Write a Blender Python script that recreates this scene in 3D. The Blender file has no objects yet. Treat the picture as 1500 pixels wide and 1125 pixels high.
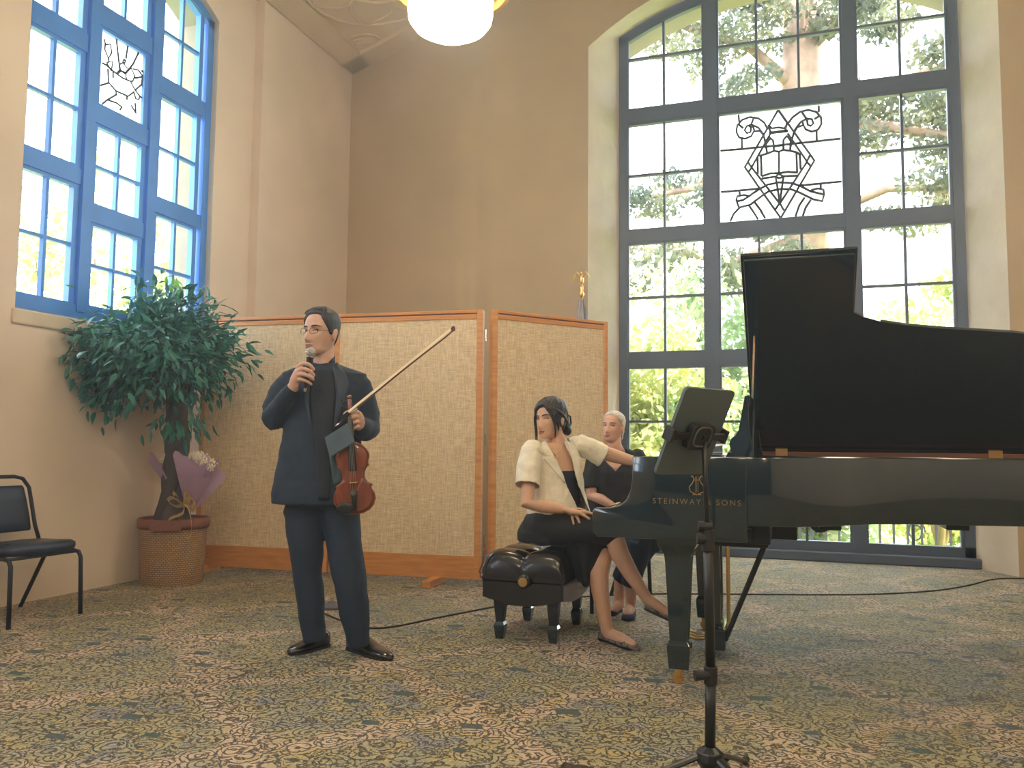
import bpy, bmesh, math, random
import numpy as np
from mathutils import Vector, Matrix
from mathutils.geometry import tessellate_polygon
from mathutils.bvhtree import BVHTree

random.seed(7)
rng = np.random.default_rng(7)
S = bpy.context.scene
COL = S.collection

# ---------------------------------------------------------------- camera
CAMZ = 1.10
F_PX, YAW, PITCH, ROLL = 1198.29, 0.329294, 0.076943, 0.0092676
cy_, sy_ = math.cos(YAW), math.sin(YAW)
FW = np.array([-sy_ * math.cos(PITCH), cy_ * math.cos(PITCH), math.sin(PITCH)])
R0 = np.array([cy_, sy_, 0.0]); U0 = np.cross(R0, FW)
RT = math.cos(ROLL) * R0 + math.sin(ROLL) * U0
UP = -math.sin(ROLL) * R0 + math.cos(ROLL) * U0
CP = np.array([0, 0, CAMZ])
FH = np.array([-sy_, cy_, 0.0])
cd = bpy.data.cameras.new('camera'); cam = bpy.data.objects.new('camera', cd); COL.objects.link(cam)
cd.sensor_width = 36; cd.lens = F_PX / 1500 * 36; cd.clip_start = 0.05; cd.clip_end = 300
cam.matrix_world = Matrix(((RT[0], UP[0], -FW[0], 0), (RT[1], UP[1], -FW[1], 0), (RT[2], UP[2], -FW[2], CAMZ), (0, 0, 0, 1)))
S.camera = cam

# ---------------------------------------------------------------- light and exposure
S.view_settings.view_transform = 'Standard'; S.view_settings.look = 'None'
S.view_settings.gamma = 1; S.view_settings.use_curve_mapping = False
S.view_settings.exposure = 1.38
cyc = S.cycles
cyc.use_denoising = True
cyc.max_bounces = 8; cyc.diffuse_bounces = 5; cyc.glossy_bounces = 4; cyc.transmission_bounces = 6
cyc.transparent_max_bounces = 24; cyc.caustics_reflective = False; cyc.caustics_refractive = False
cyc.sample_clamp_indirect = 8
W = bpy.data.worlds.new('sky'); S.world = W; W.use_nodes = True
wn = W.node_tree.nodes; wl = W.node_tree.links
bg = wn['Background']; bg.inputs[0].default_value = (0.82, 0.91, 1.0, 1); bg.inputs[1].default_value = 4.0

def sun(name, d, strength, color, angle):
    l = bpy.data.lights.new(name, 'SUN'); l.energy = strength; l.color = color; l.angle = math.radians(angle)
    o = bpy.data.objects.new(name, l); COL.objects.link(o)
    o.rotation_euler = Vector(d).to_track_quat('-Z', 'Y').to_euler(); o.location = (0, 20, 15)
sun('sun', (-0.35, -0.14, -1.0), 11.0, (1.0, 0.93, 0.8), 1.0)
sun('sun_glint', (2.14, 3.30, 0.21), 0.15, (1.0, 0.86, 0.62), 0.5)   # low glint of the sun thrown through the high window onto the end wall
def portal(name, loc, d, sx, sy):
    l = bpy.data.lights.new(name, 'AREA'); l.shape = 'RECTANGLE'; l.size = sx; l.size_y = sy
    l.cycles.is_portal = True
    o = bpy.data.objects.new(name, l); COL.objects.link(o); o.location = loc
    o.rotation_euler = Vector(d).to_track_quat('-Z', 'Z').to_euler()
portal('daylight_portal_back', (-0.07, 9.28, 3.1), (0, -1, 0), 3.4, 6.2)
for _y in (.7, -3.7):
    portal('daylight_portal_left', (-5.4, _y, 3.6), (1, 0, 0), 2.0, 3.3)
portal('daylight_portal_left', (-5.47, 5.09, 3.7), (1, 0, 0), 2.1, 3.5)

# ---------------------------------------------------------------- picture rays (to read real positions)
def ray(x, y):
    return (x - 750) / F_PX * RT - (y - 562.5) / F_PX * UP + FW
def onz(x, y, z=0.0):
    d = ray(x, y); return CP + (z - CAMZ) / d[2] * d
def onx(x, y, X):
    d = ray(x, y); return CP + X / d[0] * d
def ony(x, y, Y):
    d = ray(x, y); return CP + Y / d[1] * d
def onF(x, y, F):
    d = ray(x, y); return CP + F / (d @ FH) * d

# ---------------------------------------------------------------- materials
MATS = {}
def nd(nt, t, loc=None, **kw):
    n = nt.nodes.new(t)
    for k, v in kw.items():
        if k in n.inputs: n.inputs[k].default_value = v
        else: setattr(n, k, v)
    return n
def mat(name, color, rough=0.6, metal=0.0, var=0.0, vscale=8.0, stretch=(1, 1, 1), bump=0.0, bscale=60.0, coat=0.0, spec=0.5,
        color2=None, sheen=0.0, trans=0.0, emit=None, estr=0.0):
    m = bpy.data.materials.new(name); m.use_nodes = True
    nt = m.node_tree; b = nt.nodes['Principled BSDF']
    b.inputs['Base Color'].default_value = (*color, 1); b.inputs['Roughness'].default_value = rough
    b.inputs['Metallic'].default_value = metal; b.inputs['Specular IOR Level'].default_value = spec
    b.inputs['Coat Weight'].default_value = coat; b.inputs['Coat Roughness'].default_value = 0.04
    if sheen: b.inputs['Sheen Weight'].default_value = sheen
    tc = nd(nt, 'ShaderNodeTexCoord'); mp = nd(nt, 'ShaderNodeMapping'); mp.inputs['Scale'].default_value = stretch
    nt.links.new(tc.outputs['Object'], mp.inputs[0])
    if var > 0 or color2:
        n = nd(nt, 'ShaderNodeTexNoise', Scale=vscale, Detail=4.0)
        nt.links.new(mp.outputs[0], n.inputs['Vector'])
        cr = nd(nt, 'ShaderNodeValToRGB')
        c2 = color2 if color2 else tuple(min(1, c * (1 + var)) for c in color)
        c1 = color if color2 else tuple(c * (1 - var) for c in color)
        cr.color_ramp.elements[0].position = 0.32; cr.color_ramp.elements[1].position = 0.68
        cr.color_ramp.elements[0].color = (*c1, 1); cr.color_ramp.elements[1].color = (*c2, 1)
        nt.links.new(n.outputs['Fac'], cr.inputs[0]); nt.links.new(cr.outputs[0], b.inputs['Base Color'])
    if bump > 0:
        n2 = nd(nt, 'ShaderNodeTexNoise', Scale=bscale, Detail=3.0)
        nt.links.new(mp.outputs[0], n2.inputs['Vector'])
        bp = nd(nt, 'ShaderNodeBump', Strength=bump, Distance=0.01)
        nt.links.new(n2.outputs['Fac'], bp.inputs['Height']); nt.links.new(bp.outputs[0], b.inputs['Normal'])
    if emit:
        b.inputs['Emission Color'].default_value = (*emit, 1); b.inputs['Emission Strength'].default_value = estr
    if trans > 0:
        out = nt.nodes['Material Output']
        t = nd(nt, 'ShaderNodeBsdfTranslucent'); t.inputs[0].default_value = (*[min(1, c * 1.25) for c in color], 1)
        if var > 0 or color2: nt.links.new(cr.outputs[0], t.inputs[0])
        mx = nd(nt, 'ShaderNodeMixShader'); mx.inputs[0].default_value = trans
        nt.links.new(b.outputs[0], mx.inputs[1]); nt.links.new(t.outputs[0], mx.inputs[2]); nt.links.new(mx.outputs[0], out.inputs[0])
    MATS[name] = m
    return m
def glass(name, tint=(1, 1, 1), milky=0.0):
    m = bpy.data.materials.new(name); m.use_nodes = True; nt = m.node_tree
    nt.nodes.remove(nt.nodes['Principled BSDF']); out = nt.nodes['Material Output']
    tr = nd(nt, 'ShaderNodeBsdfTransparent'); tr.inputs[0].default_value = (*tint, 1)
    gl = nd(nt, 'ShaderNodeBsdfGlossy'); gl.inputs['Roughness'].default_value = 0.02
    fr = nd(nt, 'ShaderNodeFresnel'); fr.inputs[0].default_value = 1.3
    mx = nd(nt, 'ShaderNodeMixShader')
    nt.links.new(fr.outputs[0], mx.inputs[0])
    src = tr.outputs[0]
    if milky:
        tl = nd(nt, 'ShaderNodeBsdfTranslucent'); tl.inputs[0].default_value = (1, 1, 1, 1)
        m2 = nd(nt, 'ShaderNodeMixShader'); m2.inputs[0].default_value = milky
        nt.links.new(tr.outputs[0], m2.inputs[1]); nt.links.new(tl.outputs[0], m2.inputs[2]); src = m2.outputs[0]
    nt.links.new(src, mx.inputs[1]); nt.links.new(gl.outputs[0], mx.inputs[2]); nt.links.new(mx.outputs[0], out.inputs[0])
    MATS[name] = m; return m

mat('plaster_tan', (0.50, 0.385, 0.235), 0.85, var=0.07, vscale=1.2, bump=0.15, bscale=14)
mat('plaster', (0.74, 0.63, 0.53), 0.85, var=0.07, vscale=1.2, bump=0.15, bscale=14)
mat('plaster_rough', (0.66, 0.57, 0.45), 0.9, var=0.08, vscale=3, bump=0.5, bscale=9)
mat('ceiling_plaster', (0.66, 0.55, 0.38), 0.9, var=0.04, vscale=2)
mat('outside_stucco', (0.30, 0.25, 0.19), 0.9, var=0.05, vscale=3)
mat('frame_flare_blue', (0.055, 0.25, 0.80), 0.4, var=0.08, vscale=3)  # blue of the lens flare put into the colour of grey frames
mat('frame_grey', (0.07, 0.092, 0.135), 0.45, var=0.1, vscale=3)
mat('lead', (0.03, 0.028, 0.028), 0.5, metal=0.4)
glass('glass'); glass('milk_glass', (1, 1, 1), 0.65)
mat('oak', (0.60, 0.26, 0.075), 0.4, color2=(0.74, 0.37, 0.13), vscale=5, stretch=(1, 1, 7), bump=0.05, bscale=40)
mat('oak_h', (0.56, 0.23, 0.055), 0.4, color2=(0.70, 0.33, 0.10), vscale=4, stretch=(1, 1, 12), bump=0.05, bscale=40)
mat('piano_black', (0.007, 0.020, 0.027), 0.12, coat=1.0)
mat('satin_black', (0.010, 0.012, 0.014), 0.35)
mat('brass', (0.75, 0.48, 0.16), 0.28, metal=1.0)
mat('gold_paint', (0.28, 0.19, 0.08), 0.4, metal=0.6)
mat('gilt', (0.85, 0.62, 0.25), 0.3, metal=0.9)
mat('inner_wood', (0.20, 0.075, 0.035), 0.35, var=0.2, vscale=4, stretch=(1, 8, 8))
mat('leather', (0.010, 0.009, 0.009), 0.24, coat=0.3)
mat('vinyl_navy', (0.012, 0.022, 0.045), 0.38, bump=0.05, bscale=150)
mat('tube_steel', (0.012, 0.016, 0.026), 0.35, metal=0.3)
mat('chrome', (0.7, 0.7, 0.7), 0.2, metal=1.0)
mat('skin_man', (0.62, 0.38, 0.29), 0.5, var=0.06, vscale=25)
mat('skin_pianist', (0.70, 0.42, 0.28), 0.5, var=0.05, vscale=25)
mat('skin_turner', (0.70, 0.40, 0.28), 0.5, var=0.05, vscale=25)
mat('lip', (0.44, 0.15, 0.13), 0.45)
mat('lip_man', (0.46, 0.25, 0.20), 0.5)
mat('eye_white', (0.7, 0.68, 0.65), 0.3)
mat('eye_dark', (0.02, 0.013, 0.01), 0.2)
mat('hair_black', (0.018, 0.017, 0.022), 0.45, var=0.5, vscale=60, stretch=(1, 1, .2), bump=0.4, bscale=120)
mat('hair_dark', (0.016, 0.011, 0.010), 0.36, var=0.5, vscale=70, stretch=(1, 1, .15), bump=0.4, bscale=130)
mat('hair_white', (0.62, 0.55, 0.47), 0.5, var=0.25, vscale=80, stretch=(1, .2, 1), bump=0.4, bscale=120)
mat('suit', (0.009, 0.021, 0.044), 0.75, var=0.15, vscale=40, bump=0.15, bscale=300)
mat('suit_lapel', (0.018, 0.034, 0.062), 0.6)
mat('shirt_black', (0.006, 0.011, 0.020), 0.7)
mat('shoe_black', (0.008, 0.008, 0.010), 0.16, coat=0.6)
mat('linen', (0.90, 0.84, 0.70), 0.85, var=0.06, vscale=20, bump=0.25, bscale=60)
mat('black_cloth', (0.010, 0.010, 0.012), 0.8, bump=0.1, bscale=60)
mat('navy_cloth', (0.012, 0.022, 0.05), 0.8)
mat('tweed', (0.02, 0.018, 0.016), 0.8, color2=(0.34, 0.30, 0.26), vscale=45)
mat('violin_wood', (0.15, 0.032, 0.012), 0.25, color2=(0.24, 0.06, 0.02), vscale=9, stretch=(3, 1, 1), coat=0.6)
mat('ebony', (0.008, 0.007, 0.007), 0.35)
mat('maple', (0.62, 0.42, 0.2), 0.45)
mat('bow_hair', (0.98, 0.86, 0.66), 0.6)
mat('bow_wood', (0.10, 0.035, 0.02), 0.35)
mat('string', (0.55, 0.5, 0.45), 0.3, metal=0.9)
mat('cloth_grey', (0.075, 0.11, 0.14), 0.85, bump=0.1, bscale=120)
mat('mic_grey', (0.42, 0.40, 0.36), 0.45, metal=0.7, bump=0.6, bscale=500)
mat('rubber', (0.012, 0.012, 0.013), 0.55)
mat('tablet_case', (0.09, 0.12, 0.13), 0.55, bump=0.08, bscale=300)
mat('paper', (0.8, 0.8, 0.82), 0.8)
mat('leaf', (0.018, 0.15, 0.12), 0.38, color2=(0.06, 0.27, 0.20), vscale=3, trans=0.15)
mat('leaf_new', (0.25, 0.55, 0.08), 0.4, trans=0.3)
mat('bark', (0.07, 0.065, 0.075), 0.85, color2=(0.13, 0.10, 0.09), vscale=10, stretch=(1, 1, .15), bump=0.6, bscale=40)
mat('soil', (0.10, 0.07, 0.05), 0.95, var=0.4, vscale=30, bump=0.8, bscale=50)
mat('lilac_paper', (0.50, 0.36, 0.56), 0.5, trans=0.25)
mat('white_flower', (0.85, 0.8, 0.66), 0.8)
mat('yellow_ribbon', (0.80, 0.66, 0.28), 0.4, trans=0.2)
mat('basket_rim', (0.22, 0.085, 0.055), 0.6, var=0.15, vscale=20)
mat('flag_cloth', (0.03, 0.04, 0.11), 0.7, color2=(0.55, 0.52, 0.52), vscale=9, stretch=(3, 3, .3))
mat('disc_grey', (0.10, 0.10, 0.115), 0.5)
mat('iron', (0.05, 0.05, 0.055), 0.6)
mat('grass', (0.12, 0.22, 0.04), 0.9, color2=(0.35, 0.38, 0.10), vscale=3)
mat('tree_bark', (0.26, 0.17, 0.12), 0.9, color2=(0.42, 0.29, 0.21), vscale=5, bump=0.5, bscale=12)
mat('needle', (0.10, 0.13, 0.11), 0.7, color2=(0.26, 0.26, 0.14), vscale=1.5, trans=0.35)
mat('bush_a', (0.27, 0.38, 0.12), 0.6, color2=(0.74, 0.72, 0.36), vscale=2.0, trans=0.5)
mat('bush_b', (0.20, 0.33, 0.15), 0.6, color2=(0.55, 0.62, 0.38), vscale=2.0, trans=0.5)
mat('wall_dark_dimmer', (0.10, 0.075, 0.06), 0.6, var=0.15, vscale=2)  # dark colour chosen for the unseen wall to dim reflections in the piano
mat('stage_brown', (0.05, 0.033, 0.022), 0.7)

def lamp_mat():
    m = bpy.data.materials.new('lamp_glass'); m.use_nodes = True
    b = m.node_tree.nodes['Principled BSDF']; b.inputs['Base Color'].default_value = (0.9, 0.85, 0.75, 1)
    b.inputs['Emission Color'].default_value = (1.0, 0.84, 0.60, 1); b.inputs['Emission Strength'].default_value = 10.5
    MATS['lamp_glass'] = m
lamp_mat()

def fabric_mat():
    m = bpy.data.materials.new('burlap'); m.use_nodes = True; nt = m.node_tree; b = nt.nodes['Principled BSDF']
    b.inputs['Roughness'].default_value = 0.95
    tc = nd(nt, 'ShaderNodeTexCoord')
    fac = None
    for sc, w in (((14, 14, 160), 1), ((160, 160, 10), 1)):
        mp = nd(nt, 'ShaderNodeMapping'); mp.inputs['Scale'].default_value = sc
        n = nd(nt, 'ShaderNodeTexNoise', Scale=1.0, Detail=3.0)
        nt.links.new(tc.outputs['Object'], mp.inputs[0]); nt.links.new(mp.outputs[0], n.inputs['Vector'])
        if fac is None: fac = n.outputs['Fac']
        else:
            a = nd(nt, 'ShaderNodeMath', operation='ADD'); nt.links.new(fac, a.inputs[0]); nt.links.new(n.outputs['Fac'], a.inputs[1])
            h = nd(nt, 'ShaderNodeMath', operation='MULTIPLY'); h.inputs[1].default_value = 0.5
            nt.links.new(a.outputs[0], h.inputs[0]); fac = h.outputs[0]
    cr = nd(nt, 'ShaderNodeValToRGB')
    cr.color_ramp.elements[0].position = 0.36; cr.color_ramp.elements[0].color = (0.58, 0.44, 0.27, 1)
    cr.color_ramp.elements[1].position = 0.64; cr.color_ramp.elements[1].color = (0.90, 0.74, 0.50, 1)
    nt.links.new(fac, cr.inputs[0]); nt.links.new(cr.outputs[0], b.inputs['Base Color'])
    bp = nd(nt, 'ShaderNodeBump', Strength=0.3, Distance=0.004)
    nt.links.new(fac, bp.inputs['Height']); nt.links.new(bp.outputs[0], b.inputs['Normal'])
    MATS['burlap'] = m
fabric_mat()

def wicker_mat():
    m = bpy.data.materials.new('wicker'); m.use_nodes = True; nt = m.node_tree; b = nt.nodes['Principled BSDF']
    b.inputs['Roughness'].default_value = 0.7
    tc = nd(nt, 'ShaderNodeTexCoord'); mp = nd(nt, 'ShaderNodeMapping'); mp.inputs['Scale'].default_value = (1, 1, 1)
    nt.links.new(tc.outputs['UV'], mp.inputs[0])
    ck = nd(nt, 'ShaderNodeTexBrick'); ck.inputs['Scale'].default_value = 1.0
    ck.inputs['Color1'].default_value = (0.42, 0.27, 0.14, 1); ck.inputs['Color2'].default_value = (0.52, 0.36, 0.2, 1)
    ck.inputs['Mortar'].default_value = (0.2, 0.11, 0.055, 1)
    ck.inputs['Brick Width'].default_value = 0.028; ck.inputs['Row Height'].default_value = 0.016; ck.inputs['Mortar Size'].default_value = 0.003
    nt.links.new(mp.outputs[0], ck.inputs['Vector']); nt.links.new(ck.outputs[0], b.inputs['Base Color'])
    bp = nd(nt, 'ShaderNodeBump', Strength=0.6, Distance=0.006, invert=True)
    nt.links.new(ck.outputs['Fac'], bp.inputs['Height']); nt.links.new(bp.outputs[0], b.inputs['Normal'])
    MATS['wicker'] = m
wicker_mat()

def carpet_mat():
    m = bpy.data.materials.new('carpet'); m.use_nodes = True; nt = m.node_tree; L = nt.links; b = nt.nodes['Principled BSDF']
    b.inputs['Roughness'].default_value = 0.7; b.inputs['Specular IOR Level'].default_value = 0.45; b.inputs['Sheen Weight'].default_value = 0.12
    tc = nd(nt, 'ShaderNodeTexCoord')
    def math_(op, a, b_=None):
        n = nd(nt, 'ShaderNodeMath', operation=op)
        for i, v in enumerate((a, b_)):
            if v is None: continue
            if isinstance(v, (int, float)): n.inputs[i].default_value = v
            else: L.new(v, n.inputs[i])
        return n.outputs[0]
    def noise(scale, detail=2.0, rough=.5, dist=0.0):
        n = nd(nt, 'ShaderNodeTexNoise', Scale=scale, Detail=detail, Roughness=rough, Distortion=dist)
        L.new(tc.outputs['Object'], n.inputs['Vector']); return n.outputs['Fac']
    def mixc(f, a, b_):
        n = nd(nt, 'ShaderNodeMix', data_type='RGBA')
        if isinstance(f, float): n.inputs['Factor'].default_value = f
        else: L.new(f, n.inputs['Factor'])
        for s, v in ((6, a), (7, b_)):
            if isinstance(v, tuple): n.inputs[s].default_value = (*v, 1)
            else: L.new(v, n.inputs[s])
        return n.outputs[2]
    def ramp(f, p0, p1):
        n = nd(nt, 'ShaderNodeMapRange'); n.inputs[1].default_value = p0; n.inputs[2].default_value = p1; L.new(f, n.inputs[0]); return n.outputs[0]
    sx = nd(nt, 'ShaderNodeSeparateXYZ'); L.new(tc.outputs['Object'], sx.inputs[0])
    wob = math_('MULTIPLY', math_('SUBTRACT', noise(1.6, 2), .5), .8)
    # diamond lattice of pinkish vines, period about a metre
    def tri(v): return math_('ABSOLUTE', math_('SUBTRACT', math_('FRACT', v), .5))
    u = math_('ADD', math_('MULTIPLY', math_('ADD', sx.outputs[0], sx.outputs[1]), .78), wob)
    v = math_('ADD', math_('MULTIPLY', math_('SUBTRACT', sx.outputs[0], sx.outputs[1]), .78), wob)
    band = math_('MINIMUM', tri(u), tri(v))
    bandm = ramp(band, .13, .04)
    c = mixc(ramp(noise(3.2, 3), .42, .6), (0.33, 0.285, 0.13), (0.25, 0.25, 0.165))
    c = mixc(ramp(noise(5, 2), .56, .66), c, (0.20, 0.205, 0.215))
    c = mixc(bandm, c, (0.50, 0.37, 0.25))
    c = mixc(ramp(noise(7.5, 2), .56, .66), c, (0.40, 0.31, 0.12))
    # scrolls: concentric rings in voronoi cells plus winding contour lines
    vo = nd(nt, 'ShaderNodeTexVoronoi', Scale=9.0); L.new(tc.outputs['Object'], vo.inputs['Vector'])
    ringv = math_('ABSOLUTE', math_('SUBTRACT', math_('FRACT', math_('ADD', math_('MULTIPLY', vo.outputs['Distance'], 5.0), noise(10, 1))), .5))
    ring = ramp(ringv, .30, .40)
    cont = math_('ABSOLUTE', math_('SUBTRACT', math_('FRACT', math_('MULTIPLY', noise(12, 2.0, .5, .8), 6.0)), .5))
    lines = ramp(cont, .30, .42)
    dark = math_('MULTIPLY', math_('MAXIMUM', lines, ring), .92)
    c = mixc(dark, c, (0.022, 0.019, 0.014))
    # light flecks
    c = mixc(math_('MULTIPLY', ramp(noise(95, 1), .58, .66), .55), c, (0.62, 0.51, 0.33))
    # dark teal leaves
    mp = nd(nt, 'ShaderNodeMapping'); mp.inputs['Scale'].default_value = (1.0, 1.6, 1.0); mp.inputs['Rotation'].default_value = (0, 0, .5)
    L.new(tc.outputs['Object'], mp.inputs[0])
    v2 = nd(nt, 'ShaderNodeTexVoronoi', Scale=3.6, distance='MANHATTAN'); L.new(mp.outputs[0], v2.inputs['Vector'])
    sc = nd(nt, 'ShaderNodeSeparateColor'); L.new(v2.outputs['Color'], sc.inputs[0])
    pick = ramp(sc.outputs[0], .30, .34)
    leafm = math_('MULTIPLY', ramp(v2.outputs['Distance'], .30, .26), pick)
    c = mixc(math_('MULTIPLY', leafm, .92), c, mixc(sc.outputs[1], (0.012, 0.06, 0.055), (0.04, 0.06, 0.075)))
    L.new(c, b.inputs['Base Color'])
    bp = nd(nt, 'ShaderNodeBump', Strength=0.5, Distance=0.004)
    L.new(noise(220, 1), bp.inputs['Height']); L.new(bp.outputs[0], b.inputs['Normal'])
    MATS['carpet'] = m
carpet_mat()

# ---------------------------------------------------------------- mesh helpers
V = lambda *a: np.array(a if len(a) > 1 else a[0], float)
def unit(v):
    v = np.asarray(v, float); return v / (np.linalg.norm(v) + 1e-12)
def origin_of(p):
    o = np.zeros(3)
    while p is not None:
        o = o + np.array(p.location); p = p.parent
    return o
class MB:
    def __init__(self): self.v = []; self.f = []; self.uv = None
    def add(self, vs, fs):
        n = len(self.v); self.v.extend([tuple(map(float, q)) for q in vs]); self.f.extend([tuple(i + n for i in q) for q in fs]); return self
    def box(self, c, s, ax=None):
        c = V(c); s = V(s) / 2; ax = np.eye(3) if ax is None else np.array(ax, float)
        vs = [c + sx * s[0] * ax[0] + sy * s[1] * ax[1] + sz * s[2] * ax[2] for sx in (-1, 1) for sy in (-1, 1) for sz in (-1, 1)]
        return self.add(vs, [(0, 1, 3, 2), (4, 6, 7, 5), (0, 4, 5, 1), (2, 3, 7, 6), (0, 2, 6, 4), (1, 5, 7, 3)])
    def b2(self, lo, hi):
        lo = V(lo); hi = V(hi); return self.box((lo + hi) / 2, hi - lo)
    def loft(self, rings, cap=True, closed=False):
        n = len(rings[0]); base = len(self.v); m = len(rings)
        for r in rings: self.v.extend([tuple(map(float, q)) for q in r])
        for k in range(m if closed else m - 1):
            k2 = (k + 1) % m
            for i in range(n):
                j = (i + 1) % n
                self.f.append((base + k * n + i, base + k * n + j, base + k2 * n + j, base + k2 * n + i))
        if cap and not closed:
            self.f.append(tuple(base + i for i in reversed(range(n)))); self.f.append(tuple(base + (m - 1) * n + i for i in range(n)))
        return self
    def tube(self, pts, r, n=10, round_=False, flat=None):
        pts = [V(p) for p in pts]; r = [r] * len(pts) if np.isscalar(r) else list(r)
        if round_:
            t0 = unit(pts[0] - pts[1]); t1 = unit(pts[-1] - pts[-2]); a, b_ = r[0], r[-1]
            pts = [pts[0] + t0 * a * .98, pts[0] + t0 * a * .75] + pts + [pts[-1] + t1 * b_ * .75, pts[-1] + t1 * b_ * .98]
            r = [a * .2, a * .66] + r + [b_ * .66, b_ * .2]
        T = []
        for i in range(len(pts)):
            a = pts[max(i - 1, 0)]; b_ = pts[min(i + 1, len(pts) - 1)]; T.append(unit(b_ - a))
        ref = V(0, 0, 1) if abs(T[0][2]) < .9 else V(1, 0, 0)
        u = unit(np.cross(T[0], ref)); rings = []
        for p, t, q in zip(pts, T, r):
            u = unit(u - t * (u @ t)); w = np.cross(t, u)
            fa = (1, 1) if flat is None else flat
            rings.append([p + q * (math.cos(2 * math.pi * k / n) * u * fa[0] + math.sin(2 * math.pi * k / n) * w * fa[1]) for k in range(n)])
        return self.loft(rings)
    def lathe(self, prof, c=(0, 0, 0), n=24, axis=None, cap=True):
        c = V(c); ax = np.eye(3) if axis is None else np.array(axis, float)
        rings = [[c + r * math.cos(2 * math.pi * k / n) * ax[0] + r * math.sin(2 * math.pi * k / n) * ax[1] + z * ax[2] for k in range(n)] for r, z in prof]
        return self.loft(rings, cap)
    def ell(self, c, r, ax=None, n=14, m=9):
        c = V(c); r = V(r) if not np.isscalar(r) else V(r, r, r); ax = np.eye(3) if ax is None else np.array(ax, float)
        rings = []
        for j in range(m):
            ph = math.pi * (j + .35) / (m - .3) if False else -math.pi / 2 + math.pi * (j + .25) / (m - .5)
            rings.append([c + r[0] * math.cos(ph) * math.cos(2 * math.pi * k / n) * ax[0] + r[1] * math.cos(ph) * math.sin(2 * math.pi * k / n) * ax[1] + r[2] * math.sin(ph) * ax[2] for k in range(n)])
        return self.loft(rings)
    def prism(self, poly, o, ux, uy, uz, d0, d1):
        o, ux, uy, uz = V(o), V(ux), V(uy), V(uz); n = len(poly)
        A = [o + p[0] * ux + p[1] * uy + d0 * uz for p in poly]; B = [o + p[0] * ux + p[1] * uy + d1 * uz for p in poly]
        tr = tessellate_polygon([[Vector((p[0], p[1], 0)) for p in poly]])
        fs = [(i, (i + 1) % n, n + (i + 1) % n, n + i) for i in range(n)]
        fs += [tuple(t) for t in tr] + [tuple(n + k for k in reversed(t)) for t in tr]
        return self.add(A + B, fs)
    def build(self, name, m, parent=None, smooth=False, bevel=0.0, loc=None, fix=True, angle=40, seg=2):
        me = bpy.data.meshes.new(name)
        o0 = origin_of(parent) if parent is not None else np.zeros(3)
        if loc is not None: o0 = o0 * 0 + V(loc)
        vs = np.array(self.v) - o0
        me.from_pydata(vs.tolist(), [], self.f)
        if fix:
            bm = bmesh.new(); bm.from_mesh(me); bmesh.ops.recalc_face_normals(bm, faces=bm.faces)
            if bevel > 0:
                es = [e for e in bm.edges if len(e.link_faces) == 2 and e.calc_face_angle(0) > math.radians(angle)]
                bmesh.ops.bevel(bm, geom=es, offset=bevel, segments=seg, affect='EDGES', profile=.5, clamp_overlap=True)
            bm.to_mesh(me); bm.free()
        if smooth:
            for p in me.polygons: p.use_smooth = True
        me.materials.append(MATS[m] if isinstance(m, str) else m)
        o = bpy.data.objects.new(name, me); COL.objects.link(o)
        if parent is not None:
            o.parent = parent
        if loc is not None: o.location = V(loc) - (origin_of(parent) if parent is not None else 0)
        if smooth == 'auto':
            try: me.shade_smooth(); 
            except Exception: pass
        return o
def tag(o, label=None, cat=None, group=None, kind=None):
    if label: o['label'] = label
    if cat: o['category'] = cat
    if group: o['group'] = group
    if kind: o['kind'] = kind
    return o
def thing(name, loc, label=None, cat=None, group=None, kind=None):
    o = bpy.data.objects.new(name, None); COL.objects.link(o); o.location = tuple(float(q) for q in loc); o.empty_display_size = .1
    return tag(o, label, cat, group, kind)
def copy_tree(o, parent=None):
    c = o.copy(); COL.objects.link(c)
    if parent is not None: c.parent = parent
    for ch in list(o.children): copy_tree(ch, c)
    return c
def shade(o, ang=35):
    me = o.data
    for p in me.polygons: p.use_smooth = True
    me.set_sharp_from_angle(angle=math.radians(ang))
    return o

# ================================================================ ROOM SHELL
XL, XL2, XR, YB, YR = -5.03, -4.93, 4.79, 8.37, -7.0
XC = -0.07; ZE = 5.59; SL = 0.346
def zc(x): return ZE + SL * (min(x, 2 * XC - x) - XL2) if True else 0
fl = MB().b2((XL - .5, YR - .3, -.2), (XR + .5, YB + .9, 0)).build('floor', 'carpet')
tag(fl, 'patterned carpet floor in olive, tan and pink with teal leaf motifs', 'floor', kind='structure')

# back wall with arched hole
def arc(R, z0, x0, x1, n=18):
    return [(x, z0 + math.sqrt(R * R - (x - XC) ** 2)) for x in np.linspace(x0, x1, n)]
hi_, ho_ = 1.95, 1.70
loop_in = [(XC - hi_, 0.0)] + arc(3.12, 3.008, XC - hi_, XC + hi_) + [(XC + hi_, 0.0)]
loop_fr = [(XC - ho_, 0.0)] + arc(3.4, 2.771, XC - ho_, XC + ho_) + [(XC + ho_, 0.0)]
def wall_with_hole(mb, outer, hole, mapf):
    # outer and hole both start and end on the floor line: bridge as one polygon
    poly = outer + hole[::-1]
    tr = tessellate_polygon([[Vector((p[0], p[1], 0)) for p in poly]])
    mb.add([mapf(p) for p in poly], [tuple(t) for t in tr])
wb = MB()
outer = [(XL2 - .3, 0.0), (XL2 - .3, 7.6), (XR + .3, 7.6), (XR + .3, 0.0)]
wall_with_hole(wb, [(outer[0])] + outer[1:], loop_in, lambda p: (p[0], YB, p[1]))
wall_back = wb.build('wall_back', 'plaster_tan', fix=False)
wr = MB(); n = len(loop_in)
wr.add([(p[0], YB, p[1]) for p in loop_in] + [(p[0], 8.80, p[1]) for p in loop_fr], [(i, i + 1, n + i + 1, n + i) for i in range(n - 1)])
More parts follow.
